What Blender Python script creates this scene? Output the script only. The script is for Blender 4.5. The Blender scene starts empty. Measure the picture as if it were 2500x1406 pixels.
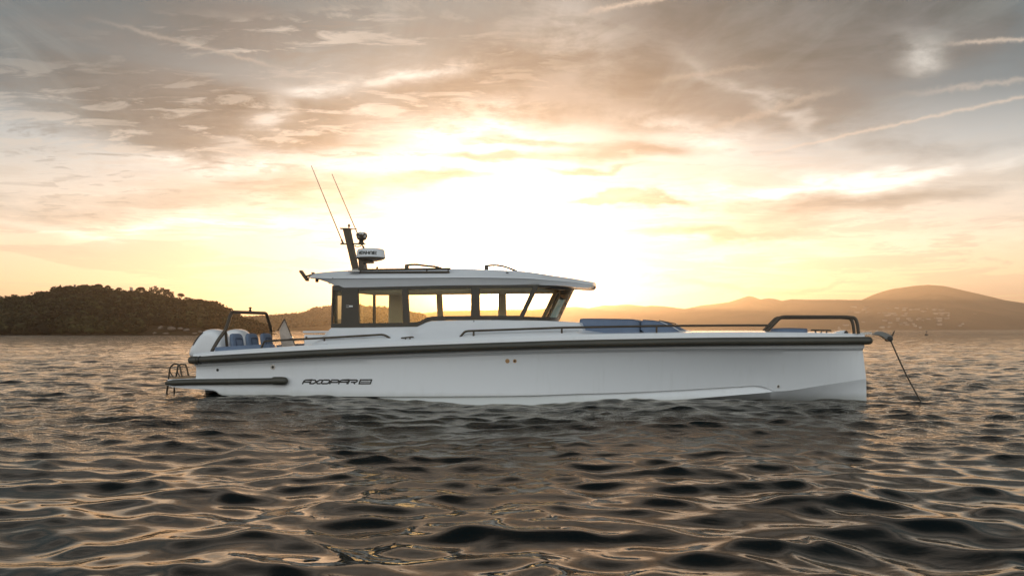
import bpy, bmesh, math, random
import numpy as np
from mathutils import Vector

random.seed(7)
rng = np.random.default_rng(11)
SC = bpy.context.scene
COL = SC.collection

# ------------------------------------------------------------------ camera constants
F = 2150.0          # focal length in photo pixels (2500 wide)
HOR = 804.0         # horizon row
EYE = 1.30          # eye height above the water, metres
SUN_AZ = math.atan2(-35, 2150)
SUN_EL = math.radians(1.95)

# ------------------------------------------------------------------ node helpers
class NT:
    def __init__(self, tree):
        self.t = tree; self.n = tree.nodes; self.l = tree.links
    def node(self, kind, **kw):
        nd = self.n.new(kind)
        for k, v in kw.items(): setattr(nd, k, v)
        return nd
    def put(self, sock, v):
        if v is None: return
        if isinstance(v, bpy.types.NodeSocket): self.l.new(v, sock)
        elif hasattr(sock.default_value, '__len__') and not hasattr(v, '__len__'):
            sock.default_value = [v] * len(sock.default_value)
        elif hasattr(v, '__len__') and len(v) == 3 and len(sock.default_value) == 4:
            sock.default_value = (*v, 1)
        else: sock.default_value = v
    def m(self, op, a, b=None, c=None, clamp=False):
        nd = self.node('ShaderNodeMath', operation=op, use_clamp=clamp)
        for i, v in enumerate((a, b, c)):
            if v is not None: self.put(nd.inputs[i], v)
        return nd.outputs[0]
    def add(self, a, b): return self.m('ADD', a, b)
    def sub(self, a, b): return self.m('SUBTRACT', a, b)
    def mul(self, a, b): return self.m('MULTIPLY', a, b)
    def div(self, a, b): return self.m('DIVIDE', a, b)
    def v(self, op, a, b=None, scale=None):
        nd = self.node('ShaderNodeVectorMath', operation=op)
        self.put(nd.inputs[0], a)
        if b is not None: self.put(nd.inputs[1], b)
        if scale is not None: self.put(nd.inputs['Scale'], scale)
        return nd.outputs['Value'] if op in ('DOT_PRODUCT', 'LENGTH') else nd.outputs[0]
    def xyz(self, x, y, z):
        nd = self.node('ShaderNodeCombineXYZ')
        for i, q in enumerate((x, y, z)): self.put(nd.inputs[i], q)
        return nd.outputs[0]
    def sep(self, v):
        nd = self.node('ShaderNodeSeparateXYZ'); self.put(nd.inputs[0], v); return nd.outputs
    def noise(self, vec, scale, detail=4, rough=.55, dist=0, lac=2.0):
        nd = self.node('ShaderNodeTexNoise'); self.put(nd.inputs['Vector'], vec)
        nd.inputs['Scale'].default_value = scale; nd.inputs['Detail'].default_value = detail
        nd.inputs['Roughness'].default_value = rough; nd.inputs['Distortion'].default_value = dist
        nd.inputs['Lacunarity'].default_value = lac
        return nd.outputs['Fac']
    def ramp(self, fac, stops, interp='LINEAR'):
        nd = self.node('ShaderNodeValToRGB'); self.put(nd.inputs[0], fac)
        cr = nd.color_ramp; cr.interpolation = interp
        while len(cr.elements) < len(stops): cr.elements.new(.5)
        for e, (p, c) in zip(cr.elements, stops):
            e.position = p; e.color = (*c, 1) if hasattr(c, '__len__') else (c, c, c, 1)
        return nd.outputs[0]
    def mix(self, fac, a, b, blend='MIX'):
        nd = self.node('ShaderNodeMix', data_type='RGBA', blend_type=blend)
        self.put(nd.inputs[0], fac); self.put(nd.inputs[6], a); self.put(nd.inputs[7], b)
        return nd.outputs[2]
    def smooth(self, x, lo, hi):
        nd = self.node('ShaderNodeMapRange', interpolation_type='SMOOTHSTEP')
        self.put(nd.inputs[0], x); nd.inputs[1].default_value = lo; nd.inputs[2].default_value = hi
        return nd.outputs[0]

def new_mat(name):
    m = bpy.data.materials.new(name); m.use_nodes = True
    nt = NT(m.node_tree)
    p = m.node_tree.nodes['Principled BSDF']
    return m, nt, p

def pmat(name, col, rough=.5, metal=0., coat=0., var=.06, vscale=3., bump=0., bscale=60., spec=.5):
    m, nt, p = new_mat(name)
    tc = nt.node('ShaderNodeTexCoord').outputs['Object']
    n1 = nt.noise(tc, vscale, 5, .6)
    f = nt.smooth(n1, .3, .7)
    c0 = tuple(c * (1 - var) for c in col); c1 = tuple(min(1, c * (1 + var)) for c in col)
    nt.put(p.inputs['Base Color'], nt.mix(f, c0, c1))
    n2 = nt.noise(tc, vscale * 7, 3, .6)
    nt.put(p.inputs['Roughness'], nt.m('MULTIPLY_ADD', n2, rough * .4, rough * .8))
    p.inputs['Metallic'].default_value = metal
    p.inputs['Coat Weight'].default_value = coat
    p.inputs['Specular IOR Level'].default_value = spec
    if bump > 0:
        b = nt.node('ShaderNodeBump'); b.inputs['Strength'].default_value = bump; b.inputs['Distance'].default_value = .004
        nt.put(b.inputs['Height'], nt.noise(tc, bscale, 4, .6)); nt.l.new(b.outputs[0], p.inputs['Normal'])
    return m

# ------------------------------------------------------------------ object helpers
def tag(o, label=None, cat=None, group=None, kind=None):
    if label: o['label'] = label
    if cat: o['category'] = cat
    if group: o['group'] = group
    if kind: o['kind'] = kind
    return o

def empty(name, loc=(0, 0, 0), rz=0):
    o = bpy.data.objects.new(name, None); COL.objects.link(o)
    o.location = loc; o.rotation_euler = (0, 0, rz); o.empty_display_size = .3
    return o

class MB:
    """collects vertices and faces for ONE mesh object"""
    def __init__(self): self.v = []; self.f = []; self.mi = []
    def raw(self, vs, fs, mi=0):
        o = len(self.v); self.v += [tuple(p) for p in vs]
        for f in fs: self.f.append(tuple(i + o for i in f)); self.mi.append(mi)
        return self
    def grid(self, rows, close_u=False, close_v=False, mi=0, cap=False):
        n = len(rows); k = len(rows[0]); vs = [p for r in rows for p in r]; fs = []
        for i in range(n if close_u else n - 1):
            i2 = (i + 1) % n
            for j in range(k if close_v else k - 1):
                j2 = (j + 1) % k
                fs.append((i * k + j, i * k + j2, i2 * k + j2, i2 * k + j))
        if cap:
            fs.append(tuple(range(k))[::-1]); fs.append(tuple((n - 1) * k + j for j in range(k)))
        return self.raw(vs, fs, mi)
    def box(self, c, s, bevel=.0, mi=0, rot=None):
        bm = bmesh.new(); bmesh.ops.create_cube(bm, size=1)
        for v in bm.verts: v.co = Vector((v.co.x * s[0], v.co.y * s[1], v.co.z * s[2]))
        if bevel > 0:
            bmesh.ops.bevel(bm, geom=bm.edges[:], offset=bevel, segments=3, profile=.5, affect='EDGES')
        bm.verts.index_update()
        cc = Vector(c)
        vs = []
        for v in bm.verts:
            p = v.co.copy()
            if rot: p = rot @ p
            vs.append(p + cc)
        fs = [[v.index for v in f.verts] for f in bm.faces]
        bm.free(); return self.raw(vs, fs, mi)
    def tube(self, pts, r, n=10, cyclic=False, mi=0, sq=None):
        pts = [Vector(p) for p in pts]; rows = []
        m = len(pts); up = Vector((0, 0, 1)); prev = None
        for i, p in enumerate(pts):
            a = pts[(i - 1) % m] if (cyclic or i > 0) else p
            b = pts[(i + 1) % m] if (cyclic or i < m - 1) else p
            t = (b - a)
            if t.length < 1e-9: t = Vector((1, 0, 0))
            t.normalize()
            if prev is None:
                s = t.cross(up)
                if s.length < .1: s = t.cross(Vector((0, 1, 0)))
            else:
                s = prev - t * prev.dot(t)
            s.normalize(); prev = s
            q = s.cross(t)
            rr = r[i] if hasattr(r, '__len__') else r
            k = sq or 1
            rows.append([p + s * rr * math.cos(2 * math.pi * j / n) + q * rr * k * math.sin(2 * math.pi * j / n) for j in range(n)])
        return self.grid(rows, close_u=cyclic, close_v=True, mi=mi, cap=not cyclic)
    def lathe(self, prof, c=(0, 0, 0), n=28, axis='z', mi=0, sx=1, sy=1):
        rows = []
        for r, h in prof:
            row = []
            for j in range(n):
                a = 2 * math.pi * j / n; x = r * math.cos(a) * sx; y = r * math.sin(a) * sy
                p = (x, y, h) if axis == 'z' else ((h, x, y) if axis == 'x' else (x, -h, y))
                row.append((p[0] + c[0], p[1] + c[1], p[2] + c[2]))
            rows.append(row)
        return self.grid(rows, close_v=True, mi=mi, cap=True)
    def build(self, name, mats, parent=None, smooth=35, label=None):
        me = bpy.data.meshes.new(name)
        me.from_pydata([tuple(p) for p in self.v], [], self.f)
        if not isinstance(mats, (list, tuple)): mats = [mats]
        for m in mats: me.materials.append(m)
        if len(mats) > 1: me.polygons.foreach_set('material_index', self.mi)
        bm = bmesh.new(); bm.from_mesh(me)
        bmesh.ops.recalc_face_normals(bm, faces=bm.faces[:]); bm.to_mesh(me); bm.free()
        o = bpy.data.objects.new(name, me); COL.objects.link(o)
        if smooth:
            me.polygons.foreach_set('use_smooth', [True] * len(me.polygons))
            sharp_edges(me, math.radians(smooth))
        if parent is not None: o.parent = parent
        if label: o['label'] = label
        return o

def sharp_edges(me, ang):
    bm = bmesh.new(); bm.from_mesh(me)
    for e in bm.edges:
        if len(e.link_faces) == 2 and e.calc_face_angle(0) > ang: e.smooth = False
    bm.to_mesh(me); bm.free()

def fillet(pts, r, n=5):
    """rounds the inner corners of a polyline"""
    pts = [Vector(p) for p in pts]; out = [pts[0]]
    for i in range(1, len(pts) - 1):
        a, b, c = pts[i - 1], pts[i], pts[i + 1]
        d1 = (a - b); d2 = (c - b)
        k = min(r, d1.length * .45, d2.length * .45)
        p0 = b + d1.normalized() * k; p2 = b + d2.normalized() * k
        for j in range(n + 1):
            t = j / n; out.append(p0 * (1 - t) ** 2 + b * 2 * t * (1 - t) + p2 * t * t)
    out.append(pts[-1]); return out

def smooth_poly(pts, it=2):
    """Chaikin smoothing of a closed 2-D polygon"""
    for _ in range(it):
        q = []
        for i in range(len(pts)):
            a = pts[i]; b = pts[(i + 1) % len(pts)]
            q.append((a[0] * .75 + b[0] * .25, a[1] * .75 + b[1] * .25)); q.append((a[0] * .25 + b[0] * .75, a[1] * .25 + b[1] * .75))
        pts = q
    return pts

def plate_geo(loops, thick):
    """flat plate with holes in XY (first loop outer), returns verts, faces; z in 0..thick"""
    cu = bpy.data.curves.new('plate', 'CURVE'); cu.dimensions = '2D'; cu.fill_mode = 'BOTH'; cu.extrude = thick / 2
    for lp in loops:
        s = cu.splines.new('POLY'); s.points.add(len(lp) - 1)
        for p, q in zip(s.points, lp): p.co = (q[0], q[1], 0, 1)
        s.use_cyclic_u = True
    o = bpy.data.objects.new('plate', cu); COL.objects.link(o)
    dg = bpy.context.evaluated_depsgraph_get(); dg.update()
    me = o.evaluated_get(dg).to_mesh()
    vs = [(v.co.x, v.co.y, v.co.z + thick / 2) for v in me.vertices]
    fs = [tuple(p.vertices) for p in me.polygons]
    o.evaluated_get(dg).to_mesh_clear()
    bpy.data.objects.remove(o); bpy.data.curves.remove(cu)
    return vs, fs

def big_mesh(name, co, quads, mat, smooth=True):
    me = bpy.data.meshes.new(name)
    me.vertices.add(len(co)); me.vertices.foreach_set('co', co.astype(np.float32).ravel())
    n = len(quads); k = quads.shape[1]
    me.loops.add(n * k); me.loops.foreach_set('vertex_index', quads.astype(np.int32).ravel())
    me.polygons.add(n); me.polygons.foreach_set('loop_start', np.arange(0, n * k, k, dtype=np.int32))
    if smooth: me.polygons.foreach_set('use_smooth', np.ones(n, dtype=bool))
    me.update(calc_edges=True)
    me.materials.append(mat)
    o = bpy.data.objects.new(name, me); COL.objects.link(o)
    return o
# ================================================================== camera
cam_d = bpy.data.cameras.new('camera'); cam = bpy.data.objects.new('camera', cam_d); COL.objects.link(cam)
cam.location = (0, 0, EYE); cam.rotation_euler = (math.radians(90), 0, 0)
cam_d.sensor_width = 36; cam_d.lens = 36 * F / 2500; cam_d.shift_y = (HOR - 703) / 2500
cam_d.clip_start = .05; cam_d.clip_end = 60000
SC.camera = cam

# ================================================================== render settings
SC.view_settings.view_transform = 'Standard'; SC.view_settings.look = 'None'
SC.view_settings.exposure = 0; SC.view_settings.gamma = 1
SC.render.engine = 'CYCLES'
cy = SC.cycles
cy.use_denoising = True
try: cy.denoiser = 'OPENIMAGEDENOISE'
except Exception: pass
cy.max_bounces = 8; cy.volume_bounces = 0; cy.transparent_max_bounces = 16
cy.caustics_reflective = False; cy.caustics_refractive = False
cy.sample_clamp_indirect = 6; cy.use_adaptive_sampling = True; cy.adaptive_threshold = .01

# ================================================================== sun
sd = bpy.data.lights.new('sun', 'SUN'); sun = bpy.data.objects.new('sun', sd); COL.objects.link(sun)
sd.energy = 5.0; sd.angle = math.radians(.5); sd.color = (1, .56, .25)
sdir = Vector((math.sin(SUN_AZ) * math.cos(SUN_EL), math.cos(SUN_AZ) * math.cos(SUN_EL), math.sin(SUN_EL)))
sun.rotation_euler = sdir.to_track_quat('Z', 'Y').to_euler()
sun.location = (0, 0, 30)

# ================================================================== sky
W = bpy.data.worlds.new('World'); SC.world = W; W.use_nodes = True
nt = NT(W.node_tree); nt.n.clear()
D = nt.v('NORMALIZE', nt.node('ShaderNodeTexCoord').outputs['Generated'])
sk = nt.node('ShaderNodeTexSky', sky_type='NISHITA'); sk.sun_disc = False
sk.sun_elevation = SUN_EL; sk.sun_rotation = SUN_AZ; sk.altitude = 0; sk.dust_density = 2.5; sk.air_density = 1.0
dx_, dy_, dz_ = nt.sep(D)
# warp so that every cloud edge is ragged
wA = nt.noise(nt.v('MULTIPLY', D, (3, 3, 9)), 1.3, 4, .55)
wB = nt.noise(nt.v('ADD', nt.v('MULTIPLY', D, (3, 3, 9)), (7.3, 1.1, 4.2)), 1.3, 4, .55)
wC = nt.noise(nt.v('MULTIPLY', D, (10, 10, 26)), 1.0, 5, .6)
AZ = nt.add(nt.m('ARCTAN2', dx_, dy_), nt.mul(nt.sub(wA, .5), .22))
EL0 = nt.m('ARCSINE', dz_)
EL = nt.add(EL0, nt.add(nt.mul(nt.sub(wB, .5), .085), nt.mul(nt.sub(wC, .5), .03)))
def a_e(px, py):
    x = (px - 1250) / F; z = (HOR - py) / F
    return math.atan(x), math.asin(z / math.sqrt(1 + x * x + z * z))
def blob(px, py, wx, wy, slope=0, az=None, el=None):
    a0, e0 = a_e(px, py); A = az or AZ; E = el or EL
    da = nt.sub(A, a0); de = nt.sub(E, e0)
    if slope: de = nt.m('MULTIPLY_ADD', da, -slope, de)
    q = nt.add(nt.m('POWER', nt.m('ABSOLUTE', nt.div(da, wx / F)), 2), nt.m('POWER', nt.m('ABSOLUTE', nt.div(de, wy / F)), 2))
    return nt.m('EXPONENT', nt.mul(q, -1))
def total(lst):
    s = lst[0]
    for q in lst[1:]: s = nt.add(s, q)
    return s
gam = nt.m('ARCCOSINE', nt.m('MINIMUM', nt.v('DOT_PRODUCT', D, tuple(sdir)), .99999))
# colour by height: clear air behind the clouds, then an added overhead band
elf = nt.div(nt.m('MAXIMUM', EL0, 0.0), 1.5708)
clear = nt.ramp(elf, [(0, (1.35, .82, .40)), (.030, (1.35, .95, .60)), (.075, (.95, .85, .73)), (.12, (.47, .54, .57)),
                      (.155, (.12, .20, .25)), (.225, (.05, .13, .175)), (.235, (.08, .13, .16)), (.265, (.38, .37, .36)), (.30, (.28, .27, .26)), (.40, (.015, .025, .03)), (1, (.02, .04, .055))])  # unseen bright band overhead, dark above it, added for the water reflections
# flattened cloud-sheet coordinates (sheet overhead, fans out from the horizon)
den = nt.add(nt.m('MAXIMUM', dz_, 0.0), .10)
SX = nt.div(dx_, den); SY = nt.div(dy_, den)
nBig = nt.noise(nt.v('ADD', nt.xyz(SX, nt.mul(SY, .9), 0), (3.1, 9.2, 0)), 1.25, 8, .58, .4)
nFine = nt.noise(nt.v('ADD', nt.xyz(nt.mul(SX, 1.0), nt.mul(SY, 1.0), 0), (13, 4, 2)), 3.6, 8, .62, .3)
nPuff = nt.noise(nt.v('ADD', nt.xyz(nt.mul(SX, .8), nt.mul(SY, 1.5), 0), (3, 4, 8)), 6.5, 8, .62, .5)
nStreak = nt.noise(nt.v('ADD', nt.xyz(nt.add(nt.mul(SX, 2.0), nt.mul(SY, .25)), nt.mul(SY, .5), 0), (1, 17, 5)), 1.7, 7, .6, .7)
nBand = nt.noise(nt.v('MULTIPLY', D, (4.0, 4.0, 34)), 1.7, 8, .64, .8)
# dark cloud masses
dark = total([blob(1780, 50, 560, 150), blob(1500, 190, 300, 95), nt.mul(blob(1210, 240, 130, 75), .9), blob(2160, 60, 260, 90),
              nt.mul(blob(760, 290, 360, 70), .95), nt.mul(blob(1050, 200, 260, 60), .6), nt.mul(blob(350, 250, 300, 50), .45), nt.mul(blob(120, 130, 260, 120), .35), nt.mul(blob(640, 40, 560, 90), .62), nt.mul(blob(430, 370, 330, 60), .5),
              nt.mul(blob(1560, 385, 260, 34), .7), nt.mul(blob(820, 480, 300, 55), .55), nt.mul(blob(1260, 352, 130, 10), 1.0),
              nt.mul(blob(1190, 400, 130, 13), 1.0), nt.mul(blob(1000, 440, 200, 16), .7), nt.mul(blob(1420, 440, 120, 8), .8), nt.mul(blob(1560, 500, 90, 7), .9), nt.mul(blob(1750, 560, 260, 14), .55), nt.mul(blob(1600, 290, 100, 40), .4), nt.mul(blob(2000, 500, 430, 42), .6), nt.mul(blob(1480, 500, 160, 12), .6),
              nt.mul(blob(200, 500, 420, 40), .45), nt.mul(blob(2150, 330, 400, 60, -.25), .45),
              nt.mul(blob(1900, 690, 420, 12), .5), nt.mul(blob(120, 600, 400, 18), .3)])
edge = nt.add(nt.mul(nt.sub(nBig, .5), 2.6), nt.mul(nt.sub(nFine, .5), 1.3))
dark = nt.smooth(nt.add(dark, nt.mul(edge, nt.m('MULTIPLY_ADD', nt.smooth(EL0, .02, .22), .42, .12))), .18, .86)
# sunlight filling the cloud deck
disc = nt.mul(nt.smooth(gam, .0085, .0045), 90)
glow = nt.add(nt.add(disc, nt.mul(nt.m('EXPONENT', nt.mul(gam, -1 / .028)), 26)), nt.mul(nt.m('EXPONENT', nt.mul(gam, -1 / .10)), 3.2))
gl_c = nt.v('SCALE', (1, .92, .78), scale=glow)
shade = nt.smooth(nt.add(nt.mul(nFine, .6), nt.mul(nBig, .4)), .36, .64)
cloudc = nt.mix(shade, (.01, .05, .068), (.105, .14, .16))
gl_d = nt.v('SCALE', (.66, .70, .70), scale=nt.mul(glow, .32))
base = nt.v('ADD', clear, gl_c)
cl = nt.v('ADD', cloudc, gl_d)
sky = nt.mix(nt.mul(dark, .93), base, cl)
# thin lit streaks drawn out along the sheet
wisp = nt.mul(nt.smooth(nStreak, .48, .72), nt.mul(nt.smooth(EL0, .03, .12), nt.sub(1.0, nt.smooth(EL0, .45, .8))))
sky = nt.mix(nt.mul(wisp, .22), sky, nt.v('ADD', (.38, .45, .46), nt.v('SCALE', gl_c, scale=.6)))
# bright gaps
br = total([nt.mul(blob(620, 408, 260, 34), 1.3), nt.mul(blob(1150, 330, 200, 48), 1.4), nt.mul(blob(1680, 330, 130, 36, -.3), 1.1),
            nt.mul(blob(780, 195, 90, 24, .2), 1.0), nt.mul(blob(990, 172, 120, 20, .12), 1.1), nt.mul(blob(640, 300, 50, 50), .9),
            nt.mul(blob(2000, 447, 430, 15, .08), 1.1), nt.mul(blob(2195, 145, 55, 36), .75),
            nt.mul(blob(500, 560, 480, 20), .9), nt.mul(blob(1900, 600, 500, 30), .35), nt.mul(blob(1330, 90, 130, 120), .42),
            nt.mul(blob(1880, 275, 220, 16, -.5), .5), nt.mul(blob(910, 268, 20, 8), .9)])
br = nt.mul(br, nt.m('MULTIPLY_ADD', nt.smooth(nFine, .36, .60), .85, .22))
sky = nt.v('ADD', sky, nt.v('SCALE', (.60, .57, .52), scale=br))
# small ragged puffs, lit rims and shaded bellies
zone = nt.m('MINIMUM', total([blob(420, 350, 560, 110), nt.mul(blob(500, 500, 500, 50), .6), nt.mul(blob(1650, 380, 300, 60), .6), nt.mul(blob(1900, 520, 500, 60), .5), nt.mul(blob(650, 85, 240, 34, .1), 1.0), nt.mul(blob(930, 290, 320, 90), .9), nt.mul(blob(1000, 120, 300, 70), .5)]), 1.0)
puff = nt.mul(nt.smooth(nPuff, .50, .62), zone)
sky = nt.mix(nt.mul(puff, .6), sky, nt.v('ADD', (.66, .62, .56), nt.v('SCALE', gl_c, scale=.6)))
puffd = nt.mul(nt.smooth(nPuff, .47, .36), zone)
sky = nt.mix(nt.mul(puffd, .6), sky, nt.v('ADD', (.14, .17, .18), nt.v('SCALE', gl_c, scale=.4)))
band = nt.mul(nt.smooth(nBand, .47, .56), nt.sub(1.0, nt.smooth(EL0, .10, .24)))
sky = nt.mix(nt.mul(band, .38), sky, nt.v('ADD', (.50, .46, .40), nt.v('SCALE', gl_c, scale=.45)))
# contrails: straight lines on the cloud sheet
def sheet(px, py):
    x = (px - 1250) / F; z = (HOR - py) / F; l = math.sqrt(1 + x * x + z * z)
    return x / (z + .10 * l), 1 / (z + .10 * l)
def contrail(p, q, width, amp, e0=.1):
    x0, y0 = sheet(*p); x1, y1 = sheet(*q); L = math.hypot(x1 - x0, y1 - y0); ux, uy = (x1 - x0) / L, (y1 - y0) / L
    rx = nt.sub(SX, x0); ry = nt.sub(SY, y0)
    al = nt.add(nt.mul(rx, ux), nt.mul(ry, uy)); ac = nt.sub(nt.mul(rx, uy), nt.mul(ry, ux))
    wob = nt.noise(D, 70, 6, .7)
    ac = nt.add(ac, nt.mul(nt.sub(wob, .5), width * 4.5))
    g = nt.m('EXPONENT', nt.mul(nt.m('POWER', nt.m('ABSOLUTE', nt.div(ac, width)), 2), -1))
    g = nt.mul(g, nt.mul(nt.smooth(al, -L * .05, L * e0 + .02), nt.sub(1.0, nt.smooth(al, L * .95, L * 1.25))))
    return nt.mul(g, amp)
ct = total([contrail((1800, 392), (2600, 215), .016, .5, .45), contrail((2150, 240), (2600, 183), .026, .3, .5), contrail((2290, 108), (2600, 92), .014, .55, .3),
            contrail((1400, 36), (1640, -8), .014, .5, .4), contrail((190, 38), (620, 150), .012, .22, .4), contrail((1560, 205), (1830, 165), .022, .14, .4),
            contrail((1640, 350), (1990, 235), .03, .2, .5)])
sky = nt.mix(nt.m('MINIMUM', ct, 1.0), sky, nt.v('ADD', (.80, .66, .54), nt.v('SCALE', gl_c, scale=.4)))
# the half of the sky behind the photographer: open, pale, cool
back = nt.smooth(dy_, .25, -.45)
backc = nt.ramp(elf, [(0, (.92, .93, .93)), (.2, (1.18, 1.27, 1.30)), (.42, (.75, .85, .92)), (.7, (.10, .14, .18)), (1, (.04, .06, .085))])
backc = nt.mix(nt.mul(nt.smooth(nBig, .4, .7), .35), backc, (1.2, 1.2, 1.18))
sky = nt.mix(back, sky, backc)
below = nt.smooth(dz_, 0.0, -.02)
sky = nt.mix(below, sky, (.08, .08, .07))
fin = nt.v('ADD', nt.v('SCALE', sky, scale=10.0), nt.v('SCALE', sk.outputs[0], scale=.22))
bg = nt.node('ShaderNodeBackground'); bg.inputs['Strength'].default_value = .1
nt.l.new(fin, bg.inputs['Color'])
ow = nt.node('ShaderNodeOutputWorld'); nt.l.new(bg.outputs[0], ow.inputs['Surface'])
W.cycles.sampling_method = 'MANUAL'; W.cycles.sample_map_resolution = 1024

# ================================================================== haze
hm = bpy.data.materials.new('haze'); hm.use_nodes = True; h = NT(hm.node_tree); h.n.clear()
pv = h.node('ShaderNodeVolumePrincipled'); pv.inputs['Density'].default_value = .00025
pv.inputs['Color'].default_value = (1.0, .88, .73, 1); pv.inputs['Anisotropy'].default_value = .74
h.l.new(pv.outputs[0], h.node('ShaderNodeOutputMaterial').inputs['Volume'])
hz = MB(); hz.box((0, 0, 78), (14000, 14000, 168))
hob = hz.build('haze', hm, smooth=None)
tag(hob, 'thin golden evening haze over the bay', 'haze', kind='stuff')

# ================================================================== water
wm, w, p = new_mat('sea_water'); w.n.clear()
geo = w.node('ShaderNodeNewGeometry').outputs['Position']
pos = w.v('MULTIPLY', geo, (1, 1, 0))
patch = w.smooth(w.noise(pos, .22, 3, .5), .42, .62)
r1 = w.noise(w.v('MULTIPLY', pos, (1, 1.5, 1)), 5.5, 4, .62, .3)
r2 = w.noise(w.v('MULTIPLY', pos, (1, 1.6, 1)), 1.6, 3, .5, .2)
r3 = w.noise(w.v('MULTIPLY', pos, (1, 1.8, 1)), .28, 4, .6)
px_, py_, _ = w.sep(geo)
dist = w.m('SQRT', w.add(w.mul(px_, px_), w.mul(py_, py_)))
far = w.smooth(dist, 20, 130)
h1 = w.mul(r1, w.m('MULTIPLY_ADD', patch, .028, .009))
h1 = w.mul(h1, w.m('MULTIPLY_ADD', w.smooth(dist, 6, 15), .93, .07))
h2 = w.mul(r2, w.m('MULTIPLY_ADD', far, .12, .008))
h3 = w.mul(r3, w.mul(far, .5))
bp = w.node('ShaderNodeBump'); bp.inputs['Strength'].default_value = 1; bp.inputs['Distance'].default_value = 1
w.l.new(w.add(w.add(h1, h2), h3), bp.inputs['Height'])
gl = w.node('ShaderNodeBsdfGlossy'); gl.inputs['Color'].default_value = (.90, .85, .77, 1); w.l.new(bp.outputs[0], gl.inputs['Normal'])
w.l.new(w.m('MULTIPLY_ADD', far, .05, .012), gl.inputs['Roughness'])
df = w.node('ShaderNodeBsdfDiffuse'); df.inputs['Color'].default_value = (.003, .007, .008, 1)
fr = w.node('ShaderNodeFresnel'); fr.inputs['IOR'].default_value = 1.333; w.l.new(bp.outputs[0], fr.inputs['Normal'])
mx = w.node('ShaderNodeMixShader'); w.l.new(fr.outputs[0], mx.inputs[0]); w.l.new(df.outputs[0], mx.inputs[1]); w.l.new(gl.outputs[0], mx.inputs[2])
w.l.new(mx.outputs[0], w.node('ShaderNodeOutputMaterial').inputs['Surface'])

def axis_pts(m0, near, g1, mid, g2, far_):
    a = [0.0]; 
    while a[-1] < far_:
        x = a[-1]
        st = m0 if x < near else (g1 * x if x < mid else g2 * x)
        a.append(x + max(m0, st))
    return np.array(a)
xs = axis_pts(.045, 5.6, .008, 110, .03, 6500); xs = np.concatenate([-xs[:0:-1], xs])
yf = axis_pts(.030, 7.5, .0040, 300, .02, 6500); yf = yf[yf > 2.5]
yb = -axis_pts(.12, 2.0, .06, 300, .1, 6500)[::-1]
ym = np.arange(.1, 2.5, .1)
ys = np.concatenate([yb, ym, yf])
sxp = np.gradient(xs); syp = np.gradient(ys)
X, Y = np.meshgrid(xs, ys); X = X.astype(np.float32); Y = Y.astype(np.float32)
Sp = np.maximum(sxp[None, :], syp[:, None]).astype(np.float32)
Z = np.zeros_like(X); DX = np.zeros_like(X); DY = np.zeros_like(X)
wr = np.random.default_rng(5)
NW = 100
lam = np.exp(np.linspace(math.log(.24), math.log(9.0), NW)) * wr.uniform(.93, 1.07, NW)
th = np.radians(-98 + wr.normal(0, 50, NW)); ph = wr.uniform(0, 2 * math.pi, NW)
for l_, t_, p_ in zip(lam, th, ph):
    k = 2 * math.pi / l_
    s = .0275 * math.exp(-(math.log(l_ / .48) / 1.0) ** 2) + .0075 * min(1.0, 2.2 / l_)
    a = s / k
    wgt = np.clip((l_ / Sp - 2.0) / 3.0, 0, 1)
    arg = k * (X * math.cos(t_) + Y * math.sin(t_)) + p_
    sn = np.sin(arg); cs = np.cos(arg)
    Z += wgt * a * cs
    q = 1.1 * a * wgt
    DX -= q * math.cos(t_) * sn; DY -= q * math.sin(t_) * sn
# slow local swell under the boat: trough amidships, crests at bow and stern
sw = np.exp(-((Y - 16.0) / 9.0) ** 2 - (X / 16.0) ** 2)
Z += sw * .05 * np.cos(2 * math.pi * (X + .3 - (Y - 15) * .35) / 8.6 + math.pi)
co = np.stack([X + DX, Y + DY, Z], -1).reshape(-1, 3)
ny, nx = X.shape
ii = (np.arange(ny - 1)[:, None] * nx + np.arange(nx - 1)[None, :]).ravel()
quads = np.stack([ii, ii + 1, ii + nx + 1, ii + nx], -1)
water = big_mesh('sea', co, quads, wm)
tag(water, 'rippled dark sea reflecting the golden evening sky', 'sea', kind='structure')
print('water verts', len(co))
del X, Y, Z, DX, DY, Sp, co, quads, ii
# ================================================================== land
def wx(px, Y): return (px - 1250) / F * Y
def wz(py, Y): return EYE + (HOR - py) / F * Y

def vnoise(x, y, seed=0, octaves=5, rough=.55):
    """cheap smooth value noise on arrays"""
    out = np.zeros_like(x, dtype=float); amp = 1; tot = 0
    for o in range(octaves):
        r = np.random.default_rng(seed * 31 + o); T = r.random((256, 256))
        u = x * 2 ** o + 17.3 * o; v = y * 2 ** o + 5.1 * o
        i = np.floor(u).astype(int); j = np.floor(v).astype(int); fu = u - i; fv = v - j
        fu = fu * fu * (3 - 2 * fu); fv = fv * fv * (3 - 2 * fv)
        g = lambda a, b: T[a % 256, b % 256]
        n = (g(i, j) * (1 - fu) + g(i + 1, j) * fu) * (1 - fv) + (g(i, j + 1) * (1 - fu) + g(i + 1, j + 1) * fu) * fv
        out += n * amp; tot += amp; amp *= rough
    return out / tot

def land_mat(name, c1, c2, c3, sc):
    m, n, p = new_mat(name)
    tc = n.node('ShaderNodeTexCoord').outputs['Object']
    a = n.noise(tc, sc, 6, .62); b = n.noise(tc, sc * 5, 4, .6)
    c = n.mix(n.smooth(a, .38, .62), c1, c2); c = n.mix(n.mul(n.smooth(b, .55, .7), .5), c, c3)
    n.put(p.inputs['Base Color'], c); p.inputs['Roughness'].default_value = .95; p.inputs['Specular IOR Level'].default_value = .1
    return m

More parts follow.
